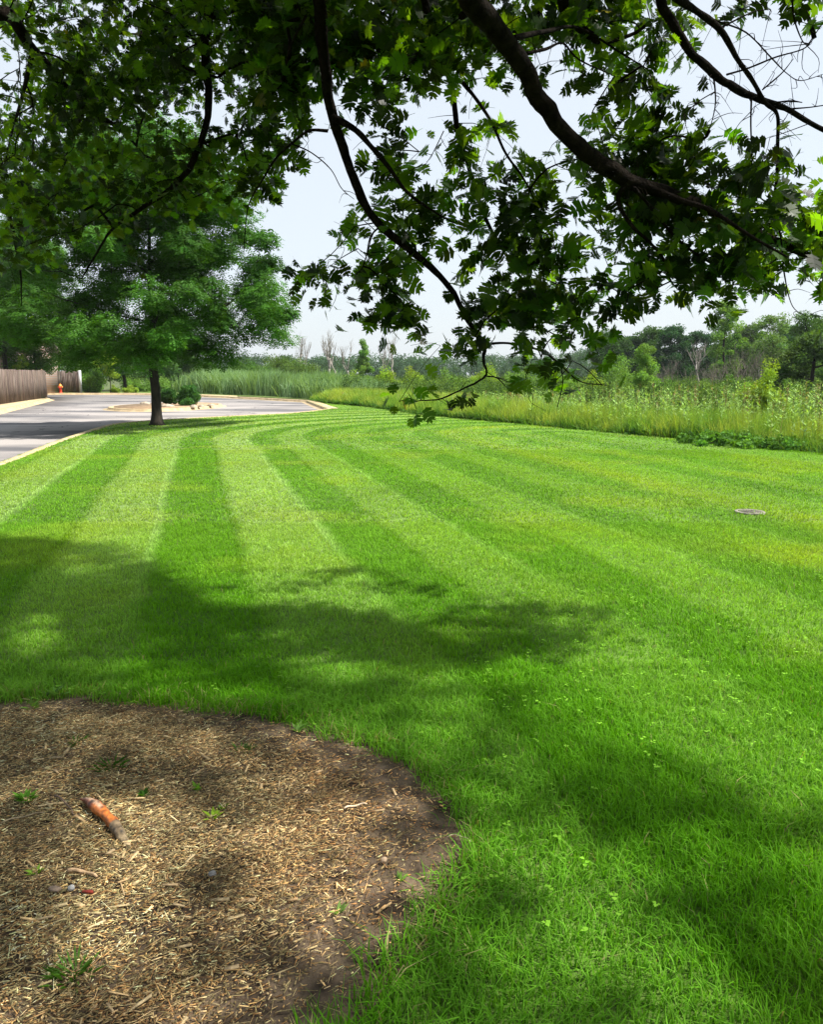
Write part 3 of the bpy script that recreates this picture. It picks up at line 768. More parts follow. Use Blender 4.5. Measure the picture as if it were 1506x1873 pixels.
# ------------------------------------------------------------------ the oak overhead
OX, OY = -1.75, 1.95
oak = empty('oak_tree', (OX, OY, 0)); tag(oak, 'spreading oak whose dark leafy limbs hang across the top of the picture', 'tree')
def ol(p): p = np.array(p, float); p[..., 0] -= OX; p[..., 1] -= OY; return p
tk = spline([(OX, OY, -.1), (OX + .02, OY - .02, 1.2), (OX - .03, OY, 2.6), (OX + .03, OY + .04, 4.2), (OX, OY, 6.5), (OX + .05, OY, 9)], 6)
mb = MB(); mb.tube(ol(tk), .2 * (1 - .075 * tk[:, 2]) + .2 * np.exp(-np.clip(tk[:, 2], 0, 99) / .2), 18, rough=.05); mb.build('trunk', M_bark, oak, True)
LIMBS = [  # start on trunk (z), then (px,py,Y,radius) in the open
 (3.1, [(760, -140, 3.0, .062), (860, 0, 3.35, .056), (905, 55, 3.5, .055), (955, 120, 3.7, .054), (985, 180, 3.8, .05), (1020, 225, 3.9, .046), (1080, 285, 4.0, .046), (1135, 325, 4.1, .045), (1230, 358, 4.25, .038), (1330, 398, 4.4, .032), (1430, 448, 4.55, .028), (1530, 480, 4.7, .024), (1700, 520, 4.9, .014)]),
 (3.5, [(560, -160, 3.9, .05), (580, 0, 4.4, .042), (592, 90, 4.55, .04), (603, 180, 4.7, .038), (628, 270, 4.8, .035), (658, 350, 4.9, .032), (690, 408, 4.95, .03), (755, 462, 5.0, .027), (815, 515, 5.05, .024), (850, 575, 5.1, .022), (885, 630, 5.15, .018), (886, 660, 5.2, .012), (890, 685, 5.25, .009), (860, 705, 5.3, .0075), (800, 730, 5.35, .006), (745, 735, 5.4, .004)]),
 (4.0, [(360, -130, 4.6, .045), (385, 0, 5.2, .037), (375, 90, 5.5, .034), (381, 170, 5.7, .031), (372, 250, 5.8, .029), (345, 310, 5.9, .026), (300, 355, 6.1, .022), (230, 400, 6.3, .018), (190, 440, 6.5, .012), (150, 510, 6.7, .006)]),
 (4.4, [(-60, -60, 4.6, .055), (20, 30, 5.2, .045), (60, 90, 5.5, .04), (110, 150, 5.9, .036), (155, 195, 6.2, .028), (205, 225, 6.5, .022), (235, 250, 6.8, .015), (265, 285, 7.0, .007)]),
 (2.9, [(760, -60, 3.6, .05), (1000, -80, 3.9, .042), (1180, -30, 4.1, .034), (1220, 20, 4.15, .03), (1262, 90, 4.2, .026), (1300, 130, 4.25, .026), (1340, 160, 4.3, .024), (1390, 182, 4.35, .02), (1450, 205, 4.4, .018), (1520, 245, 4.5, .015), (1620, 290, 4.6, .008)]),
 (3.3, [(800, -220, 3.5, .05), (1010, -60, 3.9, .038), (1035, 15, 4.3, .034), (1065, 50, 4.4, .03), (1090, 70, 4.4, .026), (1103, 85, 4.45, .018)]),
 (3.7, [(740, -200, 3.7, .04), (770, -20, 4.4, .026), (800, 90, 4.8, .022), (830, 170, 5.0, .019), (835, 230, 5.05, .018), (852, 290, 5.1, .017), (880, 370, 5.15, .016), (905, 430, 5.2, .014), (940, 490, 5.3, .011), (970, 530, 5.35, .007)]),
 (5.2, [(-200, -300, 5.0, .06), (-60, 120, 6.5, .045), (-10, 260, 7.2, .036), (15, 380, 7.8, .025), (35, 480, 8.2, .014), (40, 560, 8.5, .006)]),
]
# branches forking from the limbs, all in the open
FORKS = [
 [(1150, 335, 4.1, .017), (1133, 355, 4.15, .016), (1135, 380, 4.2, .0135), (1158, 415, 4.25, .012), (1190, 445, 4.3, .0105), (1215, 475, 4.35, .009), (1226, 510, 4.4, .006), (1240, 530, 4.4, .003)],
 [(1160, 345, 4.1, .015), (1185, 372, 4.2, .012), (1215, 410, 4.3, .0105), (1250, 447, 4.35, .009), (1290, 475, 4.4, .0075), (1330, 498, 4.5, .006), (1370, 515, 4.5, .003)],
 [(1140, 328, 4.12, .02), (1180, 340, 4.15, .019), (1240, 365, 4.1, .018), (1300, 385, 4.05, .014), (1370, 430, 4.0, .01), (1440, 470, 4.0, .006)],
 [(1225, -10, 3.9, .022), (1280, 25, 4.05, .02), (1320, 58, 4.1, .018), (1350, 110, 4.15, .016), (1375, 145, 4.2, .0145), (1400, 188, 4.25, .0135), (1422, 210, 4.25, .012), (1423, 260, 4.3, .0105), (1421, 330, 4.35, .0095), (1412, 390, 4.4, .007), (1428, 430, 4.4, .006), (1435, 500, 4.45, .005), (1450, 560, 4.5, .003), (1478, 580, 4.5, .002)],
 [(1305, 135, 4.25, .007), (1309, 170, 4.25, .005), (1308, 200, 4.25, .004), (1298, 240, 4.25, .0025)],
 [(1309, 168, 4.25, .004), (1280, 185, 4.2, .003), (1252, 208, 4.2, .002)],
 [(1375, 180, 4.32, .0065), (1374, 230, 4.35, .0055), (1376, 290, 4.4, .004), (1377, 370, 4.4, .003)],
 [(1330, 137, 4.3, .007), (1370, 125, 4.35, .006), (1420, 105, 4.4, .0055), (1470, 90, 4.45, .004), (1490, 70, 4.5, .003)],
 [(1280, 20, 4.05, .006), (1310, 38, 4.1, .005), (1365, 60, 4.1, .0045), (1410, 105, 4.1, .004), (1440, 135, 4.1, .003), (1466, 148, 4.15, .0028), (1510, 135, 4.2, .0015)],
 [(1312, 55, 4.1, .007), (1345, 38, 4.1, .0055), (1380, 22, 4.15, .004), (1410, 18, 4.2, .002)],
 [(1395, 165, 4.3, .005), (1430, 135, 4.3, .004), (1452, 108, 4.3, .002)],
 [(1410, 190, 4.3, .0065), (1445, 185, 4.3, .005), (1468, 188, 4.3, .003)],
 [(1440, 200, 4.4, .006), (1480, 197, 4.4, .004), (1515, 192, 4.4, .003)],
 [(1450, -20, 3.6, .006), (1452, 30, 3.7, .0045), (1468, 75, 3.75, .003), (1480, 82, 3.8, .002)],
 [(610, 215, 4.72, .026), (650, 238, 4.65, .022), (680, 270, 4.6, .018), (710, 305, 4.6, .015), (745, 352, 4.6, .012), (790, 385, 4.7, .008), (830, 408, 4.8, .004)],
 [(600, 240, 4.7, .012), (565, 240, 4.7, .01), (535, 262, 4.75, .009), (505, 290, 4.8, .008), (480, 330, 4.9, .0065), (455, 375, 5.0, .005), (448, 430, 5.1, .0035), (446, 465, 5.1, .002)],
 [(533, 263, 4.75, .006), (570, 280, 4.7, .0045), (605, 310, 4.7, .0035), (625, 345, 4.7, .003), (648, 365, 4.7, .002)],
 [(886, 630, 5.15, .011), (930, 628, 5.15, .01), (985, 640, 5.2, .009), (1020, 662, 5.2, .007), (1060, 697, 5.2, .005), (1110, 705, 5.3, .003)],
 [(890, 688, 5.25, .006), (910, 692, 5.2, .0045), (930, 712, 5.2, .003)],
 [(908, 690, 5.2, .004), (945, 705, 5.1, .003), (975, 722, 5.1, .002)],
 [(1025, 665, 5.2, .005), (1030, 700, 5.2, .004), (1020, 745, 5.2, .003)],
 [(845, 30, 4.0, .02), (870, 20, 4.3, .02), (900, 50, 4.6, .018), (960, 58, 4.9, .012), (1020, 52, 5.1, .006)],
 [(845, 150, 4.9, .016), (870, 180, 4.8, .013), (900, 225, 4.75, .011), (925, 280, 4.75, .009), (960, 330, 4.8, .007), (985, 380, 4.9, .004)],
 [(845, 300, 5.1, .006), (830, 345, 5.1, .004), (812, 370, 5.1, .002)],
 [(812, 240, 4.9, .004), (795, 275, 4.9, .003), (780, 300, 4.9, .0015)],
 [(715, 400, 4.95, .009), (680, 430, 4.9, .006), (670, 470, 4.85, .005), (655, 500, 4.8, .004), (620, 505, 4.75, .002)],
 [(655, 455, 4.9, .004), (628, 470, 4.8, .003), (600, 490, 4.8, .002)],
 [(1100, 82, 4.45, .012), (1160, 62, 4.5, .012), (1190, 40, 4.5, .012)],
 [(940, 70, 3.6, .016), (1000, 58, 3.9, .013), (1060, 52, 4.2, .009), (1140, 100, 4.4, .006), (1190, 130, 4.5, .003)],
 [(965, 98, 3.7, .010), (1000, 90, 3.8, .008), (1030, 80, 3.9, .006), (1060, 110, 4.0, .005), (1125, 140, 4.1, .0025)],
 [(560, 30, 4.4, .01), (530, 90, 4.6, .007), (520, 150, 4.8, .005)],
 [(380, 150, 5.7, .014), (330, 120, 6, .01), (280, 100, 6.5, .006)],
 [(155, 200, 6.2, .018), (130, 260, 6.6, .014), (110, 330, 7, .01), (90, 400, 7.4, .005)],
 [(60, 95, 5.5, .02), (40, 180, 6, .015), (20, 250, 6.5, .009), (8, 300, 7, .005)],
]
SK = []      # skeleton points twigs may spring from
def limb_mesh(pts4, name, parent, start=None, rough=.04):
    pts = [P(a, b, c) for a, b, c, _ in pts4]; rr = [q[3] * .8 for q in pts4]
    if start is not None: pts = [start] + pts; rr = [rr[0] * 1.35] + rr
    sp_ = spline(pts, 6); rs = np.interp(np.linspace(0, len(rr) - 1, len(sp_)), range(len(rr)), rr)
    if name == 'limb': sp_[3:-3] += .03 * np.stack([fbm(np.arange(len(sp_) - 6) * .3, np.full(len(sp_) - 6, z_), 3) - .5 for z_ in (rr[0] * 777, rr[0] * 333 + 9, rr[0] * 99 + 20)], -1)
    rs = rs * (1 + .2 * (fbm(np.arange(len(rs)) * .35, np.full(len(rs), rs[0] * 900), 3) - .5) * 2)
    mb = MB(); mb.tube(ol(sp_), rs, 12 if rr[0] > .03 else 7, rough=rough); mb.build(name, M_bark, parent, True)
    for q, r in zip(sp_, rs):
        SK.append((q, r))
for z, pl in LIMBS: limb_mesh(pl, 'limb', oak, np.array([OX, OY, z]))
for pl in FORKS: limb_mesh(pl, 'branch', oak)
SKP = np.array([q for q, r in SK])

DENS = """
9766999999999999998888852016566
8666999999999999998487765000166
5699999788988999875346676000000
7799999478568888755215776000000
9999863267523564456326765100000
9986466877502543555247876543211
9884889878301574366637898876644
9976777655101578678716888888888
8765432221003678888645888888899
6542211000025588568887888888888
4211000000044466348885788887655
2100000000011365367886444212344
0000000000000035667875200000000
0000000000000025542356410000000
0000000000000055310032100000000
0000000000000012000010000000000
""".split()
def leafdepth(px, py):
    if px < 480: d = 6.7 - .5 * (py < 120) ; s = 1.2
    elif px < 1050: d = 5.5 - .5 * (py < 200) + .5 * (px < 600); s = .75
    else: d = 4.75; s = .55
    return d + rng.uniform(-s, s)
LEAF_L = .092
def leafcover(v, d):
    c = min(.965, .965 * (v / 9) ** 1.25); lf = .0026 * (F / d) ** 2 / 2500
    return -math.log(1 - c) / lf
LIT = [((820, 1545), (1215, 1650)), ((600, 1570), (830, 1690)), ((30, 1300), (210, 1350)), ((130, 1555), (290, 1625)), ((0, 1600), (330, 1700)), ((440, 1490), (620, 1660)), ((0, 1125), (140, 1200)), ((500, 1190), (700, 1240)),
       ((930, 1340), (1010, 1400)), ((380, 1540), (440, 1600)), ((0, 1760), (300, 1800)), ((400, 1760), (520, 1873)), ((1080, 1680), (1300, 1800)), ((1200, 1520), (1506, 1600)), ((700, 1640), (800, 1690))]
SHEDGE = [(-200, 965), (0, 985), (220, 1000), (330, 1065), (360, 1120), (480, 1115), (600, 1125), (700, 1130), (760, 1175), (860, 1195), (880, 1240), (1000, 1290), (1100, 1370), (1300, 1420), (1506, 1500), (1700, 1560), (2400, 1900)]
def shade_wanted(x, y):
    px, py, _ = proj(np.stack([x, y, np.zeros_like(x)], -1))
    ok = py > np.interp(px, [a for a, b in SHEDGE], [b for a, b in SHEDGE])
    for (a, b), (c, d) in LIT:
        ex = ((px - (a + c) / 2) / ((c - a) / 2)) ** 2 + ((py - (b + d) / 2) / ((d - b) / 2)) ** 2
        ok &= ~(ex < 1)
    return ok
TG = []; NL = []
for r_, row in enumerate(DENS):
    for c_, ch in enumerate(row):
        v = int(ch)
        if not v: continue
        d0 = leafdepth(c_ * 50 + 25, r_ * 50 + 25); nl = leafcover(v, d0) * (1.2 if c_ > 11 else 1.6)
        for _ in range(rng.poisson(nl / 6.5)):
            px = c_ * 50 + rng.uniform(-2, 52); py = r_ * 50 + rng.uniform(-18, 36)
            for _try in range(6):           # leaves sit where their shade falls as the lawn shows it
                d = leafdepth(px, py); q = P(px, py, d); g_ = q[:2] - SDIR[:2] * (q[2] / SDIR[2])
                if g_[1] < 1.5 or abs(g_[0]) > .6 * g_[1] + .4 or shade_wanted(g_[:1], g_[1:])[0]: break
            TG.append(q)
NVIS = len(TG)
# the rest of the crown, above and beside the frame; its gaps are shaped to let sun onto chosen grass
for _ in range(5200):
    px = rng.uniform(-500, 1250); py = -rng.uniform(20, 900); d = rng.uniform(2.6, 8.5)
    if px > 900 and rng.random() < .45: continue
    q = P(px, py, d)
    if 2.6 < q[2] < 9 and rng.random() < .55 and (py < -200 or d > 4.5): TG.append(q)
n = 16000; gx = rng.uniform(-4.5, 2.2, n); gy = rng.uniform(1.2, 8.2, n)  # extra leaf clusters added out of view, placed up-sun to cast the lawn's shade
ok = shade_wanted(gx, gy); gx, gy = gx[ok], gy[ok]
hm = 1.6 + gy * .47 + .35; hh = hm + rng.uniform(0, 1.8, len(gx))
pp = np.stack([gx, gy, np.zeros_like(gx)], -1) + SDIR[None] * (hh / SDIR[2])[:, None]
px, py, zf = proj(pp); ok = (py < -50) | (px > 1570) | (px < -60)
pp = pp[ok]; kk = rng.random(len(pp)) < .16; SHC = pp[kk]
TG = np.array(TG)
# keep the sun's way open over grass that the photograph shows lit
t_ = TG[NVIS:]; gp_ = t_[:, :2] - SDIR[None, :2] * (t_[:, 2] / SDIR[2])[:, None]
vis_ = shade_wanted(gp_[:, 0], gp_[:, 1]) | (gp_[:, 1] < 1.0) | (gp_[:, 0] < -.56 * gp_[:, 1] - .5)
TG = np.concatenate([TG[:NVIS], t_[vis_], SHC])
print('clusters', NVIS, vis_.sum(), len(SHC))

def oak_leaf_template():
    lobes = [(.05, .31, [(.09, .07), (.15, .22), (.21, .38), (.26, .28), (.33, .27), (.31, .10)]),
             (.31, .64, [(.33, .10), (.36, .25), (.42, .44), (.49, .36), (.60, .56), (.62, .40), (.75, .40), (.68, .23), (.62, .105)]),
             (.64, .86, [(.65, .10), (.70, .21), (.80, .34), (.85, .24), (.97, .33), (.92, .18), (.85, .09)])]
    v = []; f = []
    for sg in (1, -1):
        for t0, t1, pts in lobes:
            i0 = len(v); poly = [(t0, 0)] + pts + [(t1, 0)]
            v += [(a, sg * b) for a, b in poly]; idx = list(range(i0, len(v))); f.append(idx if sg > 0 else idx[::-1])
    i0 = len(v); v += [(.86, 0), (.85, .06), (.96, .11), (.96, .05), (1.1, 0), (.96, -.05), (.96, -.11), (.85, -.06)]; f.append(list(range(i0, len(v)))[::-1])
    i0 = len(v); v += [(-.28, .009), (.08, .012), (.08, -.012), (-.28, -.009)]; f.append([i0, i0 + 1, i0 + 2, i0 + 3][::-1])
    return np.array(v), f
def oak_leaves(name, T, per=(5, 9)):
    tv, tf = oak_leaf_template(); nv = len(tv)
    k = rng.integers(per[0], per[1] + 1, len(T)); N = k.sum()
    cen = np.repeat(T, k, 0)
    out = np.repeat(rng.normal(size=(len(T), 3)) * np.array([1, 1, .35]), k, 0)
    pos = cen + rng.normal(0, .075, (N, 3)) * np.array([1, 1, .7])
    a = rng.normal(size=(N, 3)) * np.array([1, 1, .45]) + .35 * out; a[:, 2] -= .45; a /= np.linalg.norm(a, axis=1)[:, None]
    up = np.array([0, 0, 1.0]) + rng.normal(0, .95, (N, 3)); b = np.cross(up, a); b /= np.linalg.norm(b, axis=1)[:, None]; c = np.cross(a, b)
    L = LEAF_L * rng.uniform(.6, 1.3, N) * np.where(cen[:, 0] < -.185 * cen[:, 1], .78, 1.08)
    t = tv[:, 0]; w_ = tv[:, 1]; zz = np.abs(w_) * rng.uniform(-.1, .45, (N, 1)) - (t ** 2)[None] * rng.uniform(0, .35, (N, 1))
    V = pos[:, None] + a[:, None] * (L[:, None] * t[None])[..., None] + b[:, None] * (L[:, None] * w_[None])[..., None] + c[:, None] * (L[:, None] * zz)[..., None]
    fl = np.concatenate([np.array(q) for q in tf]); sz = np.array([len(q) for q in tf])
    loops = ((np.arange(N) * nv)[:, None] + fl[None]).ravel(); sizes = np.tile(sz, N)
    shade_tone = np.repeat(np.where(rng.random(len(T)) < .45, .4, 1.6), k)[:, None]      # inner canopy shade painted into random clusters, the others brightened
    cc = np.array([.011, .029, .003])[None] * shade_tone * rng.uniform(.6, 1.5, (N, 1)) * (1 + rng.normal(0, .08, (N, 3)))
    yl = rng.random(N) < .003; cc[yl] = (.03, .034, .004)
    return mesh(name, ol(V.reshape(-1, 3)), loops, M_oak, oak, np.repeat(cc, nv, 0), sizes=sizes)
oak_leaves('crown', TG)

def oak_twigs():
    mb = MB(); T = TG[np.linalg.norm(TG[:, None, :2] - 0, axis=2)[:, 0] > 0]
    src = SKP.copy(); rad0 = np.array([r for q, r in SK])
    tr = np.stack([np.full(40, OX), np.full(40, OY), np.linspace(2.6, 8.8, 40)], -1)
    src = np.vstack([src, tr]); S = len(src)
    arr = np.zeros((S + len(T), 3)); arr[:S] = src; par = np.full(S + len(T), -1); cnt = S
    D = np.array([np.min(np.linalg.norm(src - q, axis=1)) for q in T]); order = np.argsort(D)
    cost = np.zeros(S + len(T))
    for q in order:
        d = np.linalg.norm(arr[:cnt] - T[q], axis=1); j = int(np.argmin(d + .12 * cost[:cnt]))
        arr[cnt] = T[q]; par[cnt] = j; cost[cnt] = cost[j] + d[j]; cnt += 1
    load = np.zeros(cnt)
    for i in range(cnt - 1, S - 1, -1): load[i] += 1; load[par[i]] += load[i]
    for i in range(S, cnt):
        A = arr[par[i]]; B = arr[i]; L = np.linalg.norm(B - A)
        if L > .75: continue
        mid = (A + B) / 2 + rng.normal(0, .1, 3) * L + np.array([0, 0, .06 * L])
        t = np.linspace(0, 1, 4)[:, None]; pts = (1 - t) ** 2 * A + 2 * t * (1 - t) * mid + t ** 2 * B
        r1 = .0014 * load[i] ** .5; mb.tube(ol(pts), np.linspace(min(r1 * 1.3, .02), min(r1, .018), 4), 4)
    # bare twiglets on open wood
    for _ in range(420):
        i = rng.integers(0, len(SKP)); q = SKP[i]; d = rng.normal(size=3); d[2] -= .3; d /= np.linalg.norm(d); L = rng.uniform(.04, .17)
        if rad0[i] > .04: continue
        p1 = q + d * L * .5 + rng.normal(0, .015, 3); p2 = p1 + (d + np.array([0, 0, -.4]) + rng.normal(0, .5, 3)) * L * .5
        mb.tube(ol(spline([q, p1, p2], 3)), np.linspace(.0022, .0008, 7), 4)
    o = mb.build('twigs', M_bark, oak); return o
tag(oak_twigs(), kind='stuff')

# ------------------------------------------------------------------ marsh edge: tall grass, weeds, reeds
EL = np.array(EDGE)
def edge_pts(n, smax, s0=0.0, i0=0, i1=None, power=1.0):
    """points at depth s beyond the mown edge"""
    L = EL[i0:i1]; seg = np.linalg.norm(np.diff(L, axis=0), axis=1); cs = np.concatenate([[0], np.cumsum(seg)])
    u = rng.uniform(0, cs[-1], n); x = np.interp(u, cs, L[:, 0]); y = np.interp(u, cs, L[:, 1])
    k = np.clip(np.searchsorted(cs, u) - 1, 0, len(seg) - 1); d = np.diff(L, axis=0)[k] / seg[k][:, None]
    nr = np.stack([d[:, 1], -d[:, 0]], -1); s = s0 + (smax - s0) * rng.random(n) ** power
    wob = .25 * (fbm(u * .8, u * .3, 2) - .5) * 2
    return x + nr[:, 0] * (s + wob), y + nr[:, 1] * (s + wob), s
def meadow(name, n, smax, s0, h, wd, c1, c2, label, i0=1, power=1.0, lean=.35, kfun=None, tip=1.1):
    x, y, s = edge_pts(n, smax, s0, i0, None, power)
    k = ~inpoly(x, y, LAWN) & ~inpoly(x, y, ROAD) & (y > 8)
    if kfun is not None: k &= kfun(x, y)
    x, y, s = x[k], y[k], s[k]; n = len(x)
    f = fbm(x * .35, y * .35, 3); hh = h * (.45 + .35 * np.clip(s / .8, 0, 1) + .75 * (f - .2)) * rng.uniform(.6, 1.2, n)
    m = np.clip(fbm(x * 1.3 + 20, y * 1.3, 3) * 3 - 1.0 + rng.normal(0, .15, n), 0, 1)[:, None]
    c = (np.array(c1)[None] * (1 - m) + np.array(c2)[None] * m) * rng.uniform(.7, 1.3, (n, 1))
    sc_ = np.clip(y / 20, .8, 3)
    o = blades(name, np.stack([x, y, np.full(n, -.14)], -1), hh + .12, wd * sc_ * rng.uniform(.7, 1.3, n), rng.uniform(0, 6.28, n), rng.gamma(2.5, lean / 2.5, n), c, M_grass, tip)
    return tag(o, label, 'tall grass', kind='stuff')
meadow('tall_grass', 70000, 3.2, 0, .74, .011, (.13, .26, .035), (.32, .39, .07), 'yellow-green uncut grass along the edge of the mown lawn')
meadow('tall_grass', 90000, 30, 2.6, .5, .022, (.1, .2, .04), (.2, .28, .07), 'rough grass and sedge filling the open marsh behind the lawn', power=1.2)
meadow('low_weeds', 26000, .9, -.05, .42, .03, (.05, .14, .02), (.12, .24, .04), 'dark broad leaved weeds at the foot of the tall grass', lean=.7)

def forbs(name, n, smax, s0, h0, h1, colr, head, label, i0=1, headc=(.24, .21, .1), hp=.3):
    x, y, s = edge_pts(n, smax, s0, i0)
    k = ~inpoly(x, y, LAWN) & ~inpoly(x, y, ROAD) & (y > 9) & (fbm(x * .6, y * .6, 2) > .38); x, y = x[k], y[k]; n = len(x)
    H = rng.uniform(h0, h1, n) * np.clip(1.12 - (y - 15) / 38, .5, 1); V = []; C = []; nl = 22
    for i in range(n):
        lx, ly = rng.normal(0, .06, 2) * H[i]; wdt = .006 * max(1, y[i] / 20)
        base = np.array([x[i], y[i], -.12]); top = base + np.array([lx, ly, H[i]])
        cc = np.array(colr) * rng.uniform(.7, 1.3); hc = np.array(headc) * rng.uniform(.7, 1.3)
        ishead = rng.random() < hp
        V.append(np.array([base + [-wdt, 0, 0], base + [wdt, 0, 0], top + [wdt * .4, 0, 0], top - [wdt * .4, 0, 0]])); C.append(hc if ishead else cc)
        t = np.concatenate([rng.uniform(.15, .95, nl), np.ones(head if ishead else 3) * rng.uniform(.85, 1.0, head if ishead else 3)])
        for j, tt in enumerate(t):
            a = rng.uniform(0, 6.28); L = (.15 if j < nl else .06) * (1.25 - tt * .6) * rng.uniform(.6, 1.3) * max(1, y[i] / 28)
            p = base + (top - base) * tt; d = np.array([math.cos(a), math.sin(a), rng.uniform(-.1, .9)]); d /= np.linalg.norm(d)
            sd = np.array([-math.sin(a), math.cos(a), 0]) * L * .13
            V.append(np.array([p, p + d * L * .5 + sd, p + d * L, p + d * L * .5 - sd])); C.append(hc if (ishead and (j >= nl or tt > .75)) else cc * rng.uniform(.8, 1.2))
    V = np.concatenate(V); o = mesh(name, V, np.arange(len(V)).reshape(-1, 4), M_grass, cols=np.repeat(np.array(C), 4, 0)); return tag(o, label, 'weeds', kind='stuff')
forbs('tall_weeds', 3300, 7.0, .4, .9, 1.7, (.25, .39, .12), 10, 'upright leafy goldenrod stems standing out of the uncut grass', hp=.12)
forbs('seed_stalks', 420, 7.0, 1.2, 1.1, 1.75, (.16, .2, .07), 26, 'brown seed stalks standing among the green weeds', headc=(.2, .16, .08), hp=1.0)

def reeds():
    n = 22000
    u = rng.random(n); a = np.array([-20.5, 72.0]); 
    L = np.array([(-22.5, 74), (-19, 69), (-14.2, 63.5), (-10, 58.5), (-7.6, 54), (-5.2, 50.5)]); cs = np.linspace(0, 1, len(L))
    x = np.interp(u, cs, L[:, 0]) + rng.uniform(0, 7, n) * .75; y = np.interp(u, cs, L[:, 1]) + rng.uniform(0, 7, n) * .7
    k = ~inpoly(x, y, LAWN) & ~inpoly(x, y, ROAD); x, y, u = x[k], y[k], u[k]; n = len(x)
    H = (2.3 - 1.1 * np.clip((u - .6) / .4, 0, 1)) * (.6 + .6 * fbm(x * .45, y * .45, 3)) * rng.uniform(.6, 1.12, n)
    m = rng.random((n, 1)); c = (np.array([.07, .15, .05])[None] * (1 - m) + np.array([.22, .33, .17])[None] * m) * (.75 + .5 * fbm(x * 1.1, y * .8, 3))[:, None]
    tag(blades('reed_bed', np.stack([x, y, np.full(n, -.14)], -1), H, rng.uniform(.035, .08, n), 6.283 * fbm(x * .3, y * .3 + 7, 2) * 2 + rng.normal(0, .8, n), rng.gamma(3, .14, n), c, M_grass, 1.35), 'tall grey-green reeds in a dense stand behind the far kerb', 'reeds', kind='stuff')
reeds()
# lower growth beyond the reeds and towards the far trees
def farfield():
    n = 60000; y = rng.uniform(50, 150, n); x = rng.uniform(-.2, .62, n) * y
    k = ~inpoly(x, y, LAWN) & ~inpoly(x, y, ROAD) & ~((x < -4) & (y < 62)); x, y = x[k], y[k]; n = len(x)
    m = fbm(x * .06, y * .06, 3)[:, None]; c = np.array([.1, .19, .045])[None] * (1 - m) + np.array([.24, .31, .09])[None] * m
    h = 1.1 * (.4 + .9 * fbm(x * .12, y * .12, 3)) * rng.uniform(.6, 1.2, n)
    tag(blades('marsh_grass', np.stack([x, y, np.full(n, -.15)], -1), h, rng.uniform(.05, .12, n), rng.uniform(0, 6.28, n), rng.gamma(2, .2, n), c * rng.uniform(.75, 1.25, (n, 1)), M_grass), 'far marsh grasses in front of the distant woods', 'marsh grass', kind='stuff')
farfield()

# ------------------------------------------------------------------ shrubs and trees beyond the lawn
YG, LG, MG, DG, BG, OLV = (.21, .33, .03), (.14, .27, .05), (.07, .16, .025), (.045, .11, .022), (.03, .085, .034), (.09, .16, .035)
def shrub(px, Y, top, w_, colr, label, ncl=34, nleaf=110, size=None, group='shrubs in the marsh', name='shrub', flat=.9, tall=False):
    H = hgt(top, Y) + .05; rad = wid(w_, Y) / 2
    pr = (lambda t: rad * 1.2 * (1 - .85 * t ** 1.4) * random.uniform(.6, 1.15)) if tall else (lambda t: rad * (1.02 - .5 * t ** 1.5) * random.uniform(.5, 1.15))
    tree(name, label, 'shrub', at(px, Y), Y, H, rad, colr, .05, .06, ncl, nleaf, rad * .3, flat, size or max(.075, Y * .0021), .5, group, pr)
shrub(1400, 24, 668, 96, YG, 'bright yellow-green bush rising from the weeds near the right edge', 34, 170)
shrub(1372, 27, 708, 60, LG, 'low light green bush left of the bright yellow-green one')
shrub(1448, 29, 700, 84, MG, 'mid green rounded bush right of the bright yellow-green one')
shrub(1182, 40, 622, 74, LG, 'tall pale green willow bush with a pointed top, left of the bare tree', 34, 150, tall=True)
shrub(1140, 46, 652, 90, LG, 'pale green bush behind the tips of the oak branch')
shrub(1226, 36, 702, 70, MG, 'low dull green bush under the bare pale tree')
shrub(1290, 37, 706, 70, LG, 'low light green bush just right of the bare pale tree')
shrub(1085, 50, 680, 80, YG, 'yellow-green bush seen below the hanging oak leaves')
shrub(1335, 42, 690, 60, MG, 'mid green bush between bare tree and bright bush')
shrub(1030, 56, 672, 90, LG, 'light green bush behind the end of the oak branch')
shrub(960, 60, 668, 100, LG, 'broad pale bush behind the lowest oak twigs')
shrub(890, 62, 672, 90, YG, 'broad yellow-green bush right of centre in the marsh')
shrub(820, 60, 676, 90, LG, 'light green bush directly behind the hanging branch tip')
shrub(760, 66, 674, 90, YG, 'yellow-green bush just left of the hanging branch')
shrub(704, 64, 676, 76, YG, 'yellow-green bush at the foot right of the upright willow')
shrub(640, 62, 682, 70, YG, 'low yellow-green bush at the foot left of the upright willow')
shrub(600, 66, 684, 56, LG, 'small light bush between the reeds and the upright willow')
shrub(665, 80, 622, 40, LG, 'slim upright willow standing alone at the centre of the marsh', 40, 150, .13, tall=True)
shrub(520, 84, 650, 120, OLV, 'olive green bush mound behind the right end of the reeds', 50, 120)
shrub(560, 88, 664, 80, OLV, 'lower olive bush beside the mound behind the reeds')
shrub(455, 80, 655, 120, MG, 'mid green bush mass behind the middle of the reeds', 40, 110)
shrub(380, 80, 662, 90, MG, 'mid green bush behind the left end of the reeds', 40, 110)
def vine(px, Y, w_, h, label):
    tree('vine_mound', label, 'plant', at(px, Y), Y, h, wid(w_, Y) / 2, (.08, .19, .03), .02, .02, 34, 60, .17, .8, .075, .8, 'low leafy mounds on the lawn edge')
vine(1335, 18.6, 170, .42, 'dark leafy vine mound at the lawn edge, right side')
vine(1440, 17.5, 150, .36, 'low dark vine mound near the right end of the lawn edge')
vine(1180, 21.8, 90, .34, 'small dark leafy mound further left along the lawn edge')

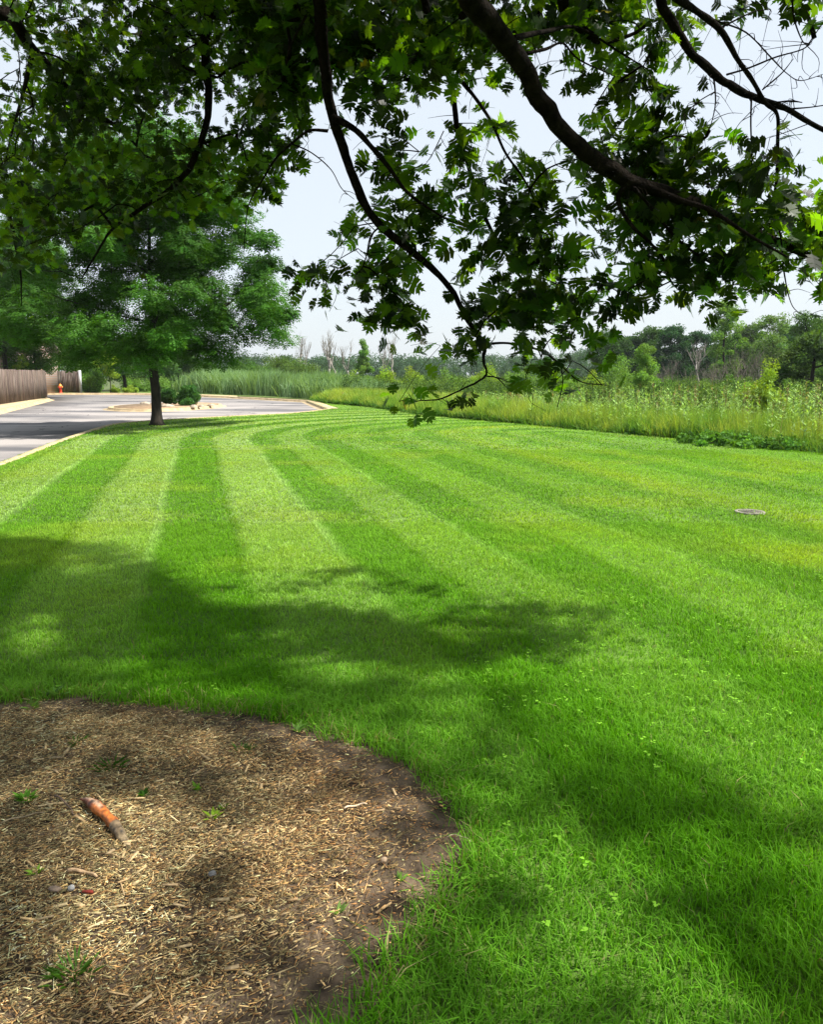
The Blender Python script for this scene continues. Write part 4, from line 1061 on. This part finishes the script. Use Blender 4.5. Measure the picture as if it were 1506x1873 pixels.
# trees on the right
def wood(px, Y, top, w_, colr, label, cat='tree', group='trees of the wood on the right', ncl=60, nleaf=110, cb=.2, name='broadleaf_tree', tr=.16):
    H = hgt(top, Y); rad = wid(w_, Y) / 2
    tree(name, label, cat, at(px, Y), Y, H, rad, colr, tr, cb, ncl, nleaf, rad * .3, .75, max(.12, Y * .0024), .55, group)
wood(1488, 38, 606, 130, (.06, .12, .03), 'rounded olive tree at the right edge', cb=.08, ncl=70, nleaf=170)
wood(1322, 70, 545, 74, LG, 'tall light green tree rising above the dark wood')
wood(1410, 66, 572, 96, (.12, .22, .06), 'light green tree to the right of the tall one')
wood(1478, 72, 568, 100, MG, 'mid green tree behind the rounded olive tree')
wood(1368, 84, 592, 80, (.06, .11, .05), 'grey-green tree between the two light green trees')
dark = [(1112, 604, 'leftmost'), (1150, 606, 'second from the left'), (1190, 598, 'third from the left'), (1232, 594, 'fourth from the left'), (1274, 604, 'fifth from the left, behind the bare tree'), (1350, 606, 'sixth from the left, behind the tall light tree'), (1440, 590, 'seventh from the left'), (1500, 584, 'rightmost')]
for px, tp, wd_ in dark:
    wood(px, 100 + random.uniform(-6, 6), tp, 84, BG if random.random() < .6 else DG, 'dark tree in the wood\'s back row, ' + wd_, cb=.05, ncl=70, nleaf=120)
def farwood():
    n = 300; y = rng.uniform(200, 250, n); u = rng.uniform(-.35, .62, n); x = u * y
    h = 5.0 + 2.4 * fbm(u * 9, y * .0 + 3, 3) + rng.uniform(-.8, .8, n) + 1.5 * (u > .2)
    cl = []
    for i in range(n):
        for k in range(12): cl.append((x[i] + rng.normal(0, 1.8), y[i] + rng.normal(0, 1.5), h[i] * rng.uniform(.05, .9)))
    v, f, c = crown(np.array(cl), 60, 1.7, .75, .45, .6, (.05, .105, .055), .3, .2)
    tag(mesh('far_wood', v, f, M_leaf, cols=c), 'long dark band of distant trees along the horizon', 'far woods', kind='stuff')
farwood()

def brush():
    cl = []; cc = []
    for _ in range(1500):
        y = rng.uniform(19, 75); x = rng.uniform(-.12, .56) * y
        d = polydist(np.array([x]), np.array([y]), EDGE)[0]
        if inpoly(np.array([x]), np.array([y]), LAWN)[0] or d < 3.6 or fbm(np.array([x * .2]), np.array([y * .2]), 2)[0] < .4: continue
        H = rng.uniform(.5, 1.25) * (1 + .25 * (y > 45)); t = rng.random(3)
        for k in range(7):
            cl.append((x + rng.normal(0, .35), y + rng.normal(0, .35), H * rng.uniform(.1, 1) - .1)); cc.append(np.array([.02, .055, .012]) * (1 - t[0]) + np.array([.12, .21, .04]) * t[0])
    cl = np.array(cl); v, f, c = crown(cl, 60, .36, 1.0, .1, .5, (1, 1, 1), .3, .15)
    c = c * np.repeat(np.array(cc), 60 * 4, 0)
    tag(mesh('marsh_brush', v, f, M_leaf, cols=c), 'low leafy brush filling the marsh between grass and shrubs', 'brush', kind='stuff')
brush()

# dead trees
def fork(mb, p, d, L, r, depth, up=.25, spread=.5):
    n = 4; pts = [np.array(p, float)]; d = np.array(d, float)
    for k in range(n):
        d = d + np.array([random.gauss(0, .1), random.gauss(0, .1), up * .12]); d /= np.linalg.norm(d); pts.append(pts[-1] + d * L / n)
    mb.tube(pts, np.linspace(r, r * .6, n + 1), 6 if r > .05 else 4, rough=.06)
    if depth == 0: return
    kids = random.choice([2, 2, 3])
    for k in range(kids):
        a = random.uniform(0, 6.28); t = np.array([math.cos(a), math.sin(a), random.uniform(-.1, .3)])
        dd = d + t * spread * random.uniform(.5, 1.2); dd /= np.linalg.norm(dd)
        q = pts[-1] if k == 0 else pts[random.choice([2, 3, 4])]
        fork(mb, q, dd, L * random.uniform(.6, .92), r * (.62 if k == 0 else .48), depth - 1, up, spread)
def dead_tree(px, Y, top, label, spread=.45, depth=5, tr=.14, lean=0.0, mat=None, group='bare dead trees in the marsh'):
    H = hgt(top, Y); e = empty('dead_tree', (at(px, Y), Y, -.15)); mb = MB(); random.seed(px + 3)
    fork(mb, (0, 0, -.05), (lean, 0, 1), H * .3, tr, depth, 1.1, spread)
    v = np.concatenate(mb.v); k = H / max(v[:, 2].max(), 1e-3); mb.v = [q * np.array([min(k, 1.3), min(k, 1.3), k]) for q in mb.v]
    mb.build('trunk', mat or M_dead, e, True); return tag(e, label, 'dead tree', group)
dead_tree(540, 125, 604, 'bare dead tree nearest the green tree, leftmost of the dead trees', .55, 5, .3)
dead_tree(566, 140, 616, 'small bare dead tree just right of the leftmost dead tree', .4, 4, .2)
dead_tree(603, 122, 600, 'tall bare dead tree midway between the lawn tree and the upright willow', .35, 5, .26)
dead_tree(618, 128, 612, 'thick pale dead snag close beside the tallest dead tree', .3, 4, .34)
dead_tree(640, 132, 618, 'thin forked dead tree left of the upright willow', .5, 4, .2)
dead_tree(700, 130, 616, 'thin dead tree right of the upright willow', .45, 4, .2)
dead_tree(722, 138, 602, 'tall thin dead tree seen left of the hanging oak leaves', .35, 5, .22)
dead_tree(1275, 55, 618, 'pale grey bare tree with spreading forks in front of the right wood', .75, 6, .15)
dead_tree(1395, 80, 582, 'grey bare tree top showing between the light green trees', .5, 5, .14)
M_twig = rough_mat('grey_twig', (.1, .09, .07), (.2, .17, .14), 4, .9, 0)
def thicket(px, Y, top, w_, label):
    H = hgt(top, Y); r = wid(w_, Y) / 2; e = empty('bare_thicket', (at(px, Y), Y, -.15)); mb = MB()
    for _ in range(22):
        x, y = random.uniform(-r, r), random.uniform(-r * .5, r * .5); h = H * random.uniform(.3, .42) * (1 - .3 * abs(x) / r)
        fork(mb, (x, y, 0), (random.uniform(-.3, .3), 0, 1), h, .03, 3, .3, .5)
    mb.build('stems', M_twig, e); tag(e, label, 'thicket', 'bare grey thickets')
thicket(1232, 58, 652, 90, 'grey leafless thicket left behind the bare pale tree')
thicket(1370, 60, 625, 70, 'grey leafless thicket between the tall light tree and the right trees')
thicket(1310, 57, 662, 70, 'grey leafless thicket right behind the bare pale tree')

# ------------------------------------------------------------------ left side: trees, shrubs behind road and fence
def lp2(t): return 6.0 * (1 - .5 * t ** 2) * (1 if t > .12 else .8 + 1.6 * t)
locust(at(12, 58), 58, 'feathery tree behind the near wooden fence', 1.4, 170, 180, (.05, .13, .018), lp2, 12.0, 4.2, 1.3, .2, fr=.46)
wood(70, 60.5, 596, 118, MG, 'leafy green tree in front of the brick house', group='trees behind the road on the left', cb=.3, ncl=60)
wood(95, 77, 600, 150, MG, 'dense green tree behind the join of the two fences', group='trees behind the road on the left', cb=.1, ncl=70)
wood(20, 80, 585, 170, DG, 'dark green tree behind the brick house', group='trees behind the road on the left', cb=.1, ncl=70)
wood(170, 88, 612, 130, MG, 'green tree behind the bushy shrub by the fence post', group='trees behind the road on the left', cb=.1, ncl=70)
wood(250, 92, 632, 110, DG, 'dark green tree far behind the lawn tree trunk', group='trees behind the road on the left', cb=.12)
wood(320, 96, 640, 110, MG, 'mid green tree behind the island shrubs', group='trees behind the road on the left', cb=.12)
wood(226, 76, 625, 110, (.06, .14, .035), 'dark trunked tree with a high crown beyond the far kerb', group='trees beyond the far kerb', cb=.36, ncl=50, tr=.2, name='shade_tree')
wood(330, 80, 640, 80, (.06, .14, .035), 'slim trunked tree partly behind the island shrubs', group='trees beyond the far kerb', cb=.4, ncl=40, tr=.16, name='shade_tree')
tree('sapling', 'yellow-green sapling with a thin pale stem beside the bushy shrub', 'tree', at(200, 70.5), 70.5, 3.9, 1.25, YG, .05, .38, 26, 90, .45, .7, .15, .5, None)
shrub(172, 71.5, 664, 54, (.12, .25, .035), 'dense bushy shrub right of the fence post', 36, 130, .15, 'shrubs beyond the far kerb')
shrub(208, 71, 707, 22, YG, 'small rounded shrub left of the yellow hummock', 10, 80, .12, 'shrubs beyond the far kerb')
shrub(238, 71, 708, 34, (.25, .36, .05), 'low yellow-green hummock shrub beyond the kerb', 14, 100, .12, 'shrubs beyond the far kerb')
shrub(266, 76, 697, 56, LG, 'light green shrub left of the lawn tree trunk', 20, 100, .15, 'shrubs beyond the far kerb')
shrub(240, 80, 690, 70, LG, 'taller light green growth behind the yellow hummock', 20, 100, .15, 'shrubs beyond the far kerb')
shrub(305, 77, 692, 60, LG, 'light green growth just right of the lawn tree trunk', 20, 100, .15, 'shrubs beyond the far kerb')
shrub(44, 56, 655, 44, YG, 'pale green leafy shrub showing over the near fence', 16, 90, .12, 'shrubs beyond the far kerb')

# island shrubs and stones
def ishrub(px, Y, w_, h, c, label):
    tree('island_shrub', label, 'shrub', at(px, Y), Y, h, wid(w_, Y) / 2, c, .04, .04, 30, 200, wid(w_, Y) * .17, .8, .085, .6, 'shrubs on the island', lambda t: wid(w_, Y) / 2 * (1 - .6 * t ** 2.2) * random.uniform(.8, 1), z0=.02)
ishrub(340, 41.2, 50, 1.05, (.05, .14, .03), 'larger rounded shrub on the right of the kerbed island')
ishrub(308, 42.5, 34, .95, (.04, .11, .025), 'smaller dark shrub beside the tree trunk on the island')
def stone(px, Y, w_, h, label):
    mb = MB(); n = 9; m = 5; v = []; f = []
    for i in range(m + 1):
        ph = math.pi / 2 * i / m
        for k in range(n):
            a = 2 * math.pi * k / n; r = math.cos(ph) * random.uniform(.88, 1.1); v.append((w_ / 2 * r * math.cos(a), w_ * .35 * r * math.sin(a), h * math.sin(ph) * random.uniform(.9, 1.08)))
    for i in range(m):
        for k in range(n): f.append((i * n + k, i * n + (k + 1) % n, (i + 1) * n + (k + 1) % n, (i + 1) * n + k))
    mb.add(v, f); o = mb.build('landscape_stone', M_rock); o.location = (at(px, Y), Y, .02); o.rotation_euler[2] = random.uniform(-.3, .3)
    tag(o, label, 'stone', 'stones on the island')
stone(262, 43, .6, .14, 'flat pale stone at the left end of the island')
stone(303, 39.4, .8, .15, 'flat pale stone just right of the trunk on the island')
stone(352, 38.9, .4, .13, 'pale stone at the front of the larger island shrub')
stone(366, 39.4, .32, .12, 'pale stone right of the larger island shrub')
stone(384, 40.6, .4, .12, 'small pale stone at the right end of the island')

# ------------------------------------------------------------------ fences, hydrant, house
def fence(name, a, b, h, label, colr, posts, seed, bw=.14):
    random.seed(seed); a = np.array(a, float); b = np.array(b, float); L = np.linalg.norm(b - a); d = (b - a) / L; rz = math.atan2(d[1], d[0])
    e = empty(name, (a[0], a[1], -.02), rz); n = int(L / (bw + .006)); mb = MB()
    for k in range(n):
        x = (k + .5) * L / n; tn = random.choice([1, 1, .8, .65, .9, 1.15]) * random.uniform(.85, 1.1)
        hh = h + random.uniform(-.02, .02); c = np.array(colr) * tn * (1 + np.array([random.uniform(-.05, .05) for _ in range(3)]))
        mb.box(x, random.uniform(-.006, .006), hh / 2 + .05, bw, .018, hh, 0, c)
    mb.build('boards', M_fence, e)
    for z in (.35, h * .5, h - .2):
        mb = MB(); mb.box(L / 2, .035, z, L, .04, .09, 0, (.7, .65, .6)); mb.build('rail', M_fence, e)
    for x in posts(L):
        mb = MB(); mb.box(x, .105, h / 2, .1, .1, h + .05, 0, (.75, .7, .65)); mb.build('post', M_fence, e)
    tag(e, label, 'fence', 'wooden board fences'); return e
fence('wooden_fence', (-19.6, 33.0), (-25.2, 55.4), 1.84, 'brown weathered board fence nearest on the left', (.56, .5, .45), lambda L: np.arange(.1, L, 2.4), 1)
e2 = fence('wooden_fence', (-40.0, 70.4), (-29.15, 70.4), 1.86, 'greyer far board fence behind the fire hydrant', (.6, .58, .56), lambda L: np.arange(.1, L, 2.4), 2)
mb = MB(); mb.box(10.98, -.01, .96, .2, .16, 2.02, 0); mb.build('end_post', M_post, e2)

def hydrant(x, y):
    e = empty('fire_hydrant', (x, y, .0))
    mb = MB(); mb.lathe([(.17, 0), (.17, .04), (.12, .05), (.11, .1), (.105, .42), (.12, .44), (.14, .45), (.14, .48), (.115, .49)], n=20); mb.build('barrel', M_red, e, False)
    mb = MB(); mb.lathe([(.115, .49), (.12, .58), (.145, .59), (.145, .62), (.13, .64), (.11, .71), (.06, .76), (.03, .775), (.03, .82), (.0, .82)], n=20); mb.build('bonnet', M_orange, e, False)
    for s in (-1, 1):
        mb = MB(); mb.lathe([(.055, 0), (.055, .14 ), (.075, .142), (.075, .19), (.025, .192), (.025, .22), (0, .22)], n=14, axis='x')
        v = mb.v[0]; v[:, 0] *= s; v[:, 2] += .52; mb.build('side_nozzle', M_orange, e)
    mb = MB(); mb.lathe([(.075, 0), (.075, .15), (.1, .152), (.1, .2), (.03, .202), (.03, .23), (0, .23)], n=16, axis='y')
    v = mb.v[0]; v[:, 1] *= -1; v[:, 2] += .5; mb.build('front_nozzle', M_red, e)
    tag(e, 'red fire hydrant with orange top in front of the far fence', 'fire hydrant')
hydrant(at(109, 69.4), 69.4)

def house():
    e = empty('brick_house', (-36.5, 62.5, -.05), 0)
    W, D, H = 11.0, 8.0, 3.4
    # walls with real openings on the front: built from piers, aprons and lintels
    mb = MB(); wins = [(1.0, 2.4), (4.3, 6.1), (8.4, 9.8)]; z0, z1 = 1.0, 2.4
    xs = [0] + [q for w_ in wins for q in w_] + [W]
    for i in range(0, len(xs), 2): mb.box((xs[i] + xs[i + 1]) / 2 - W / 2, 0, H / 2, xs[i + 1] - xs[i], .25, H)
    for a_, b_ in wins:
        mb.box((a_ + b_) / 2 - W / 2, 0, z0 / 2, b_ - a_, .25, z0); mb.box((a_ + b_) / 2 - W / 2, 0, (z1 + H) / 2, b_ - a_, .25, H - z1)
    mb.box(-W / 2 + .125, D / 2, H / 2, .25, D - .25, H); mb.box(W / 2 - .125, D / 2, H / 2, .25, D - .25, H); mb.box(0, D, H / 2, W, .25, H)
    for s in (-1, 1):   # gable ends
        x = s * (W / 2 - .125)
        mb.add([(x - .125, .13, H), (x - .125, D - .13, H), (x - .125, D / 2, H + 2.3), (x + .125, .13, H), (x + .125, D - .13, H), (x + .125, D / 2, H + 2.3)], [(0, 2, 1), (3, 4, 5), (0, 1, 4, 3), (1, 2, 5, 4), (2, 0, 3, 5)])
    mb.build('wall', M_brick, e)
    mb = MB()
    for s in (-1, 1):
        y0 = -.5 if s < 0 else D + .5; ym = D / 2
        zz = H - .25
        mb.add([(-W / 2 - .4, y0, zz), (W / 2 + .4, y0, zz), (W / 2 + .4, ym, H + 2.45), (-W / 2 - .4, ym, H + 2.45), (-W / 2 - .4, y0, zz + .16), (W / 2 + .4, y0, zz + .16), (W / 2 + .4, ym, H + 2.63), (-W / 2 - .4, ym, H + 2.63)],
               [(0, 1, 2, 3), (4, 7, 6, 5), (0, 4, 5, 1), (1, 5, 6, 2), (2, 6, 7, 3), (3, 7, 4, 0)])
    mb.build('roof', M_shingle, e)
    for a_, b_ in wins:
        xm = (a_ + b_) / 2 - W / 2; ww = b_ - a_; mb = MB()
        for (cx_, cz_, sx_, sz_) in ((xm, z0 + .04, ww, .08), (xm, z1 - .04, ww, .08), (xm - ww / 2 + .04, (z0 + z1) / 2, .08, z1 - z0 - .16), (xm + ww / 2 - .04, (z0 + z1) / 2, .08, z1 - z0 - .16), (xm, (z0 + z1) / 2, .05, z1 - z0 - .16)): mb.box(cx_, -.04, cz_, sx_, .1, sz_)
        wn = mb.build('window', M_white, e); mb = MB(); mb.box(xm, .02, (z0 + z1) / 2, ww - .1, .02, z1 - z0 - .1); mb.build('pane', M_glass, wn)
    tag(e, 'pinkish brick house glimpsed over the fence at the left edge', 'house')
house()

# ------------------------------------------------------------------ thin summer haze over the whole place
def haze():
    m = bpy.data.materials.new('haze'); m.use_nodes = True; t = m.node_tree; t.nodes.clear()
    o = t.nodes.new('ShaderNodeOutputMaterial'); v = t.nodes.new('ShaderNodeVolumePrincipled')
    v.inputs['Color'].default_value = (.86, .93, 1, 1); v.inputs['Density'].default_value = .0002; v.inputs['Anisotropy'].default_value = .2
    t.links.new(v.outputs[0], o.inputs['Volume'])
    mb = MB(); mb.box(0, 745, 9.4, 1810, 2110, 21.2); b = mb.build('haze', m); tag(b, 'thin pale summer haze over the marsh', 'haze', kind='stuff')
haze()
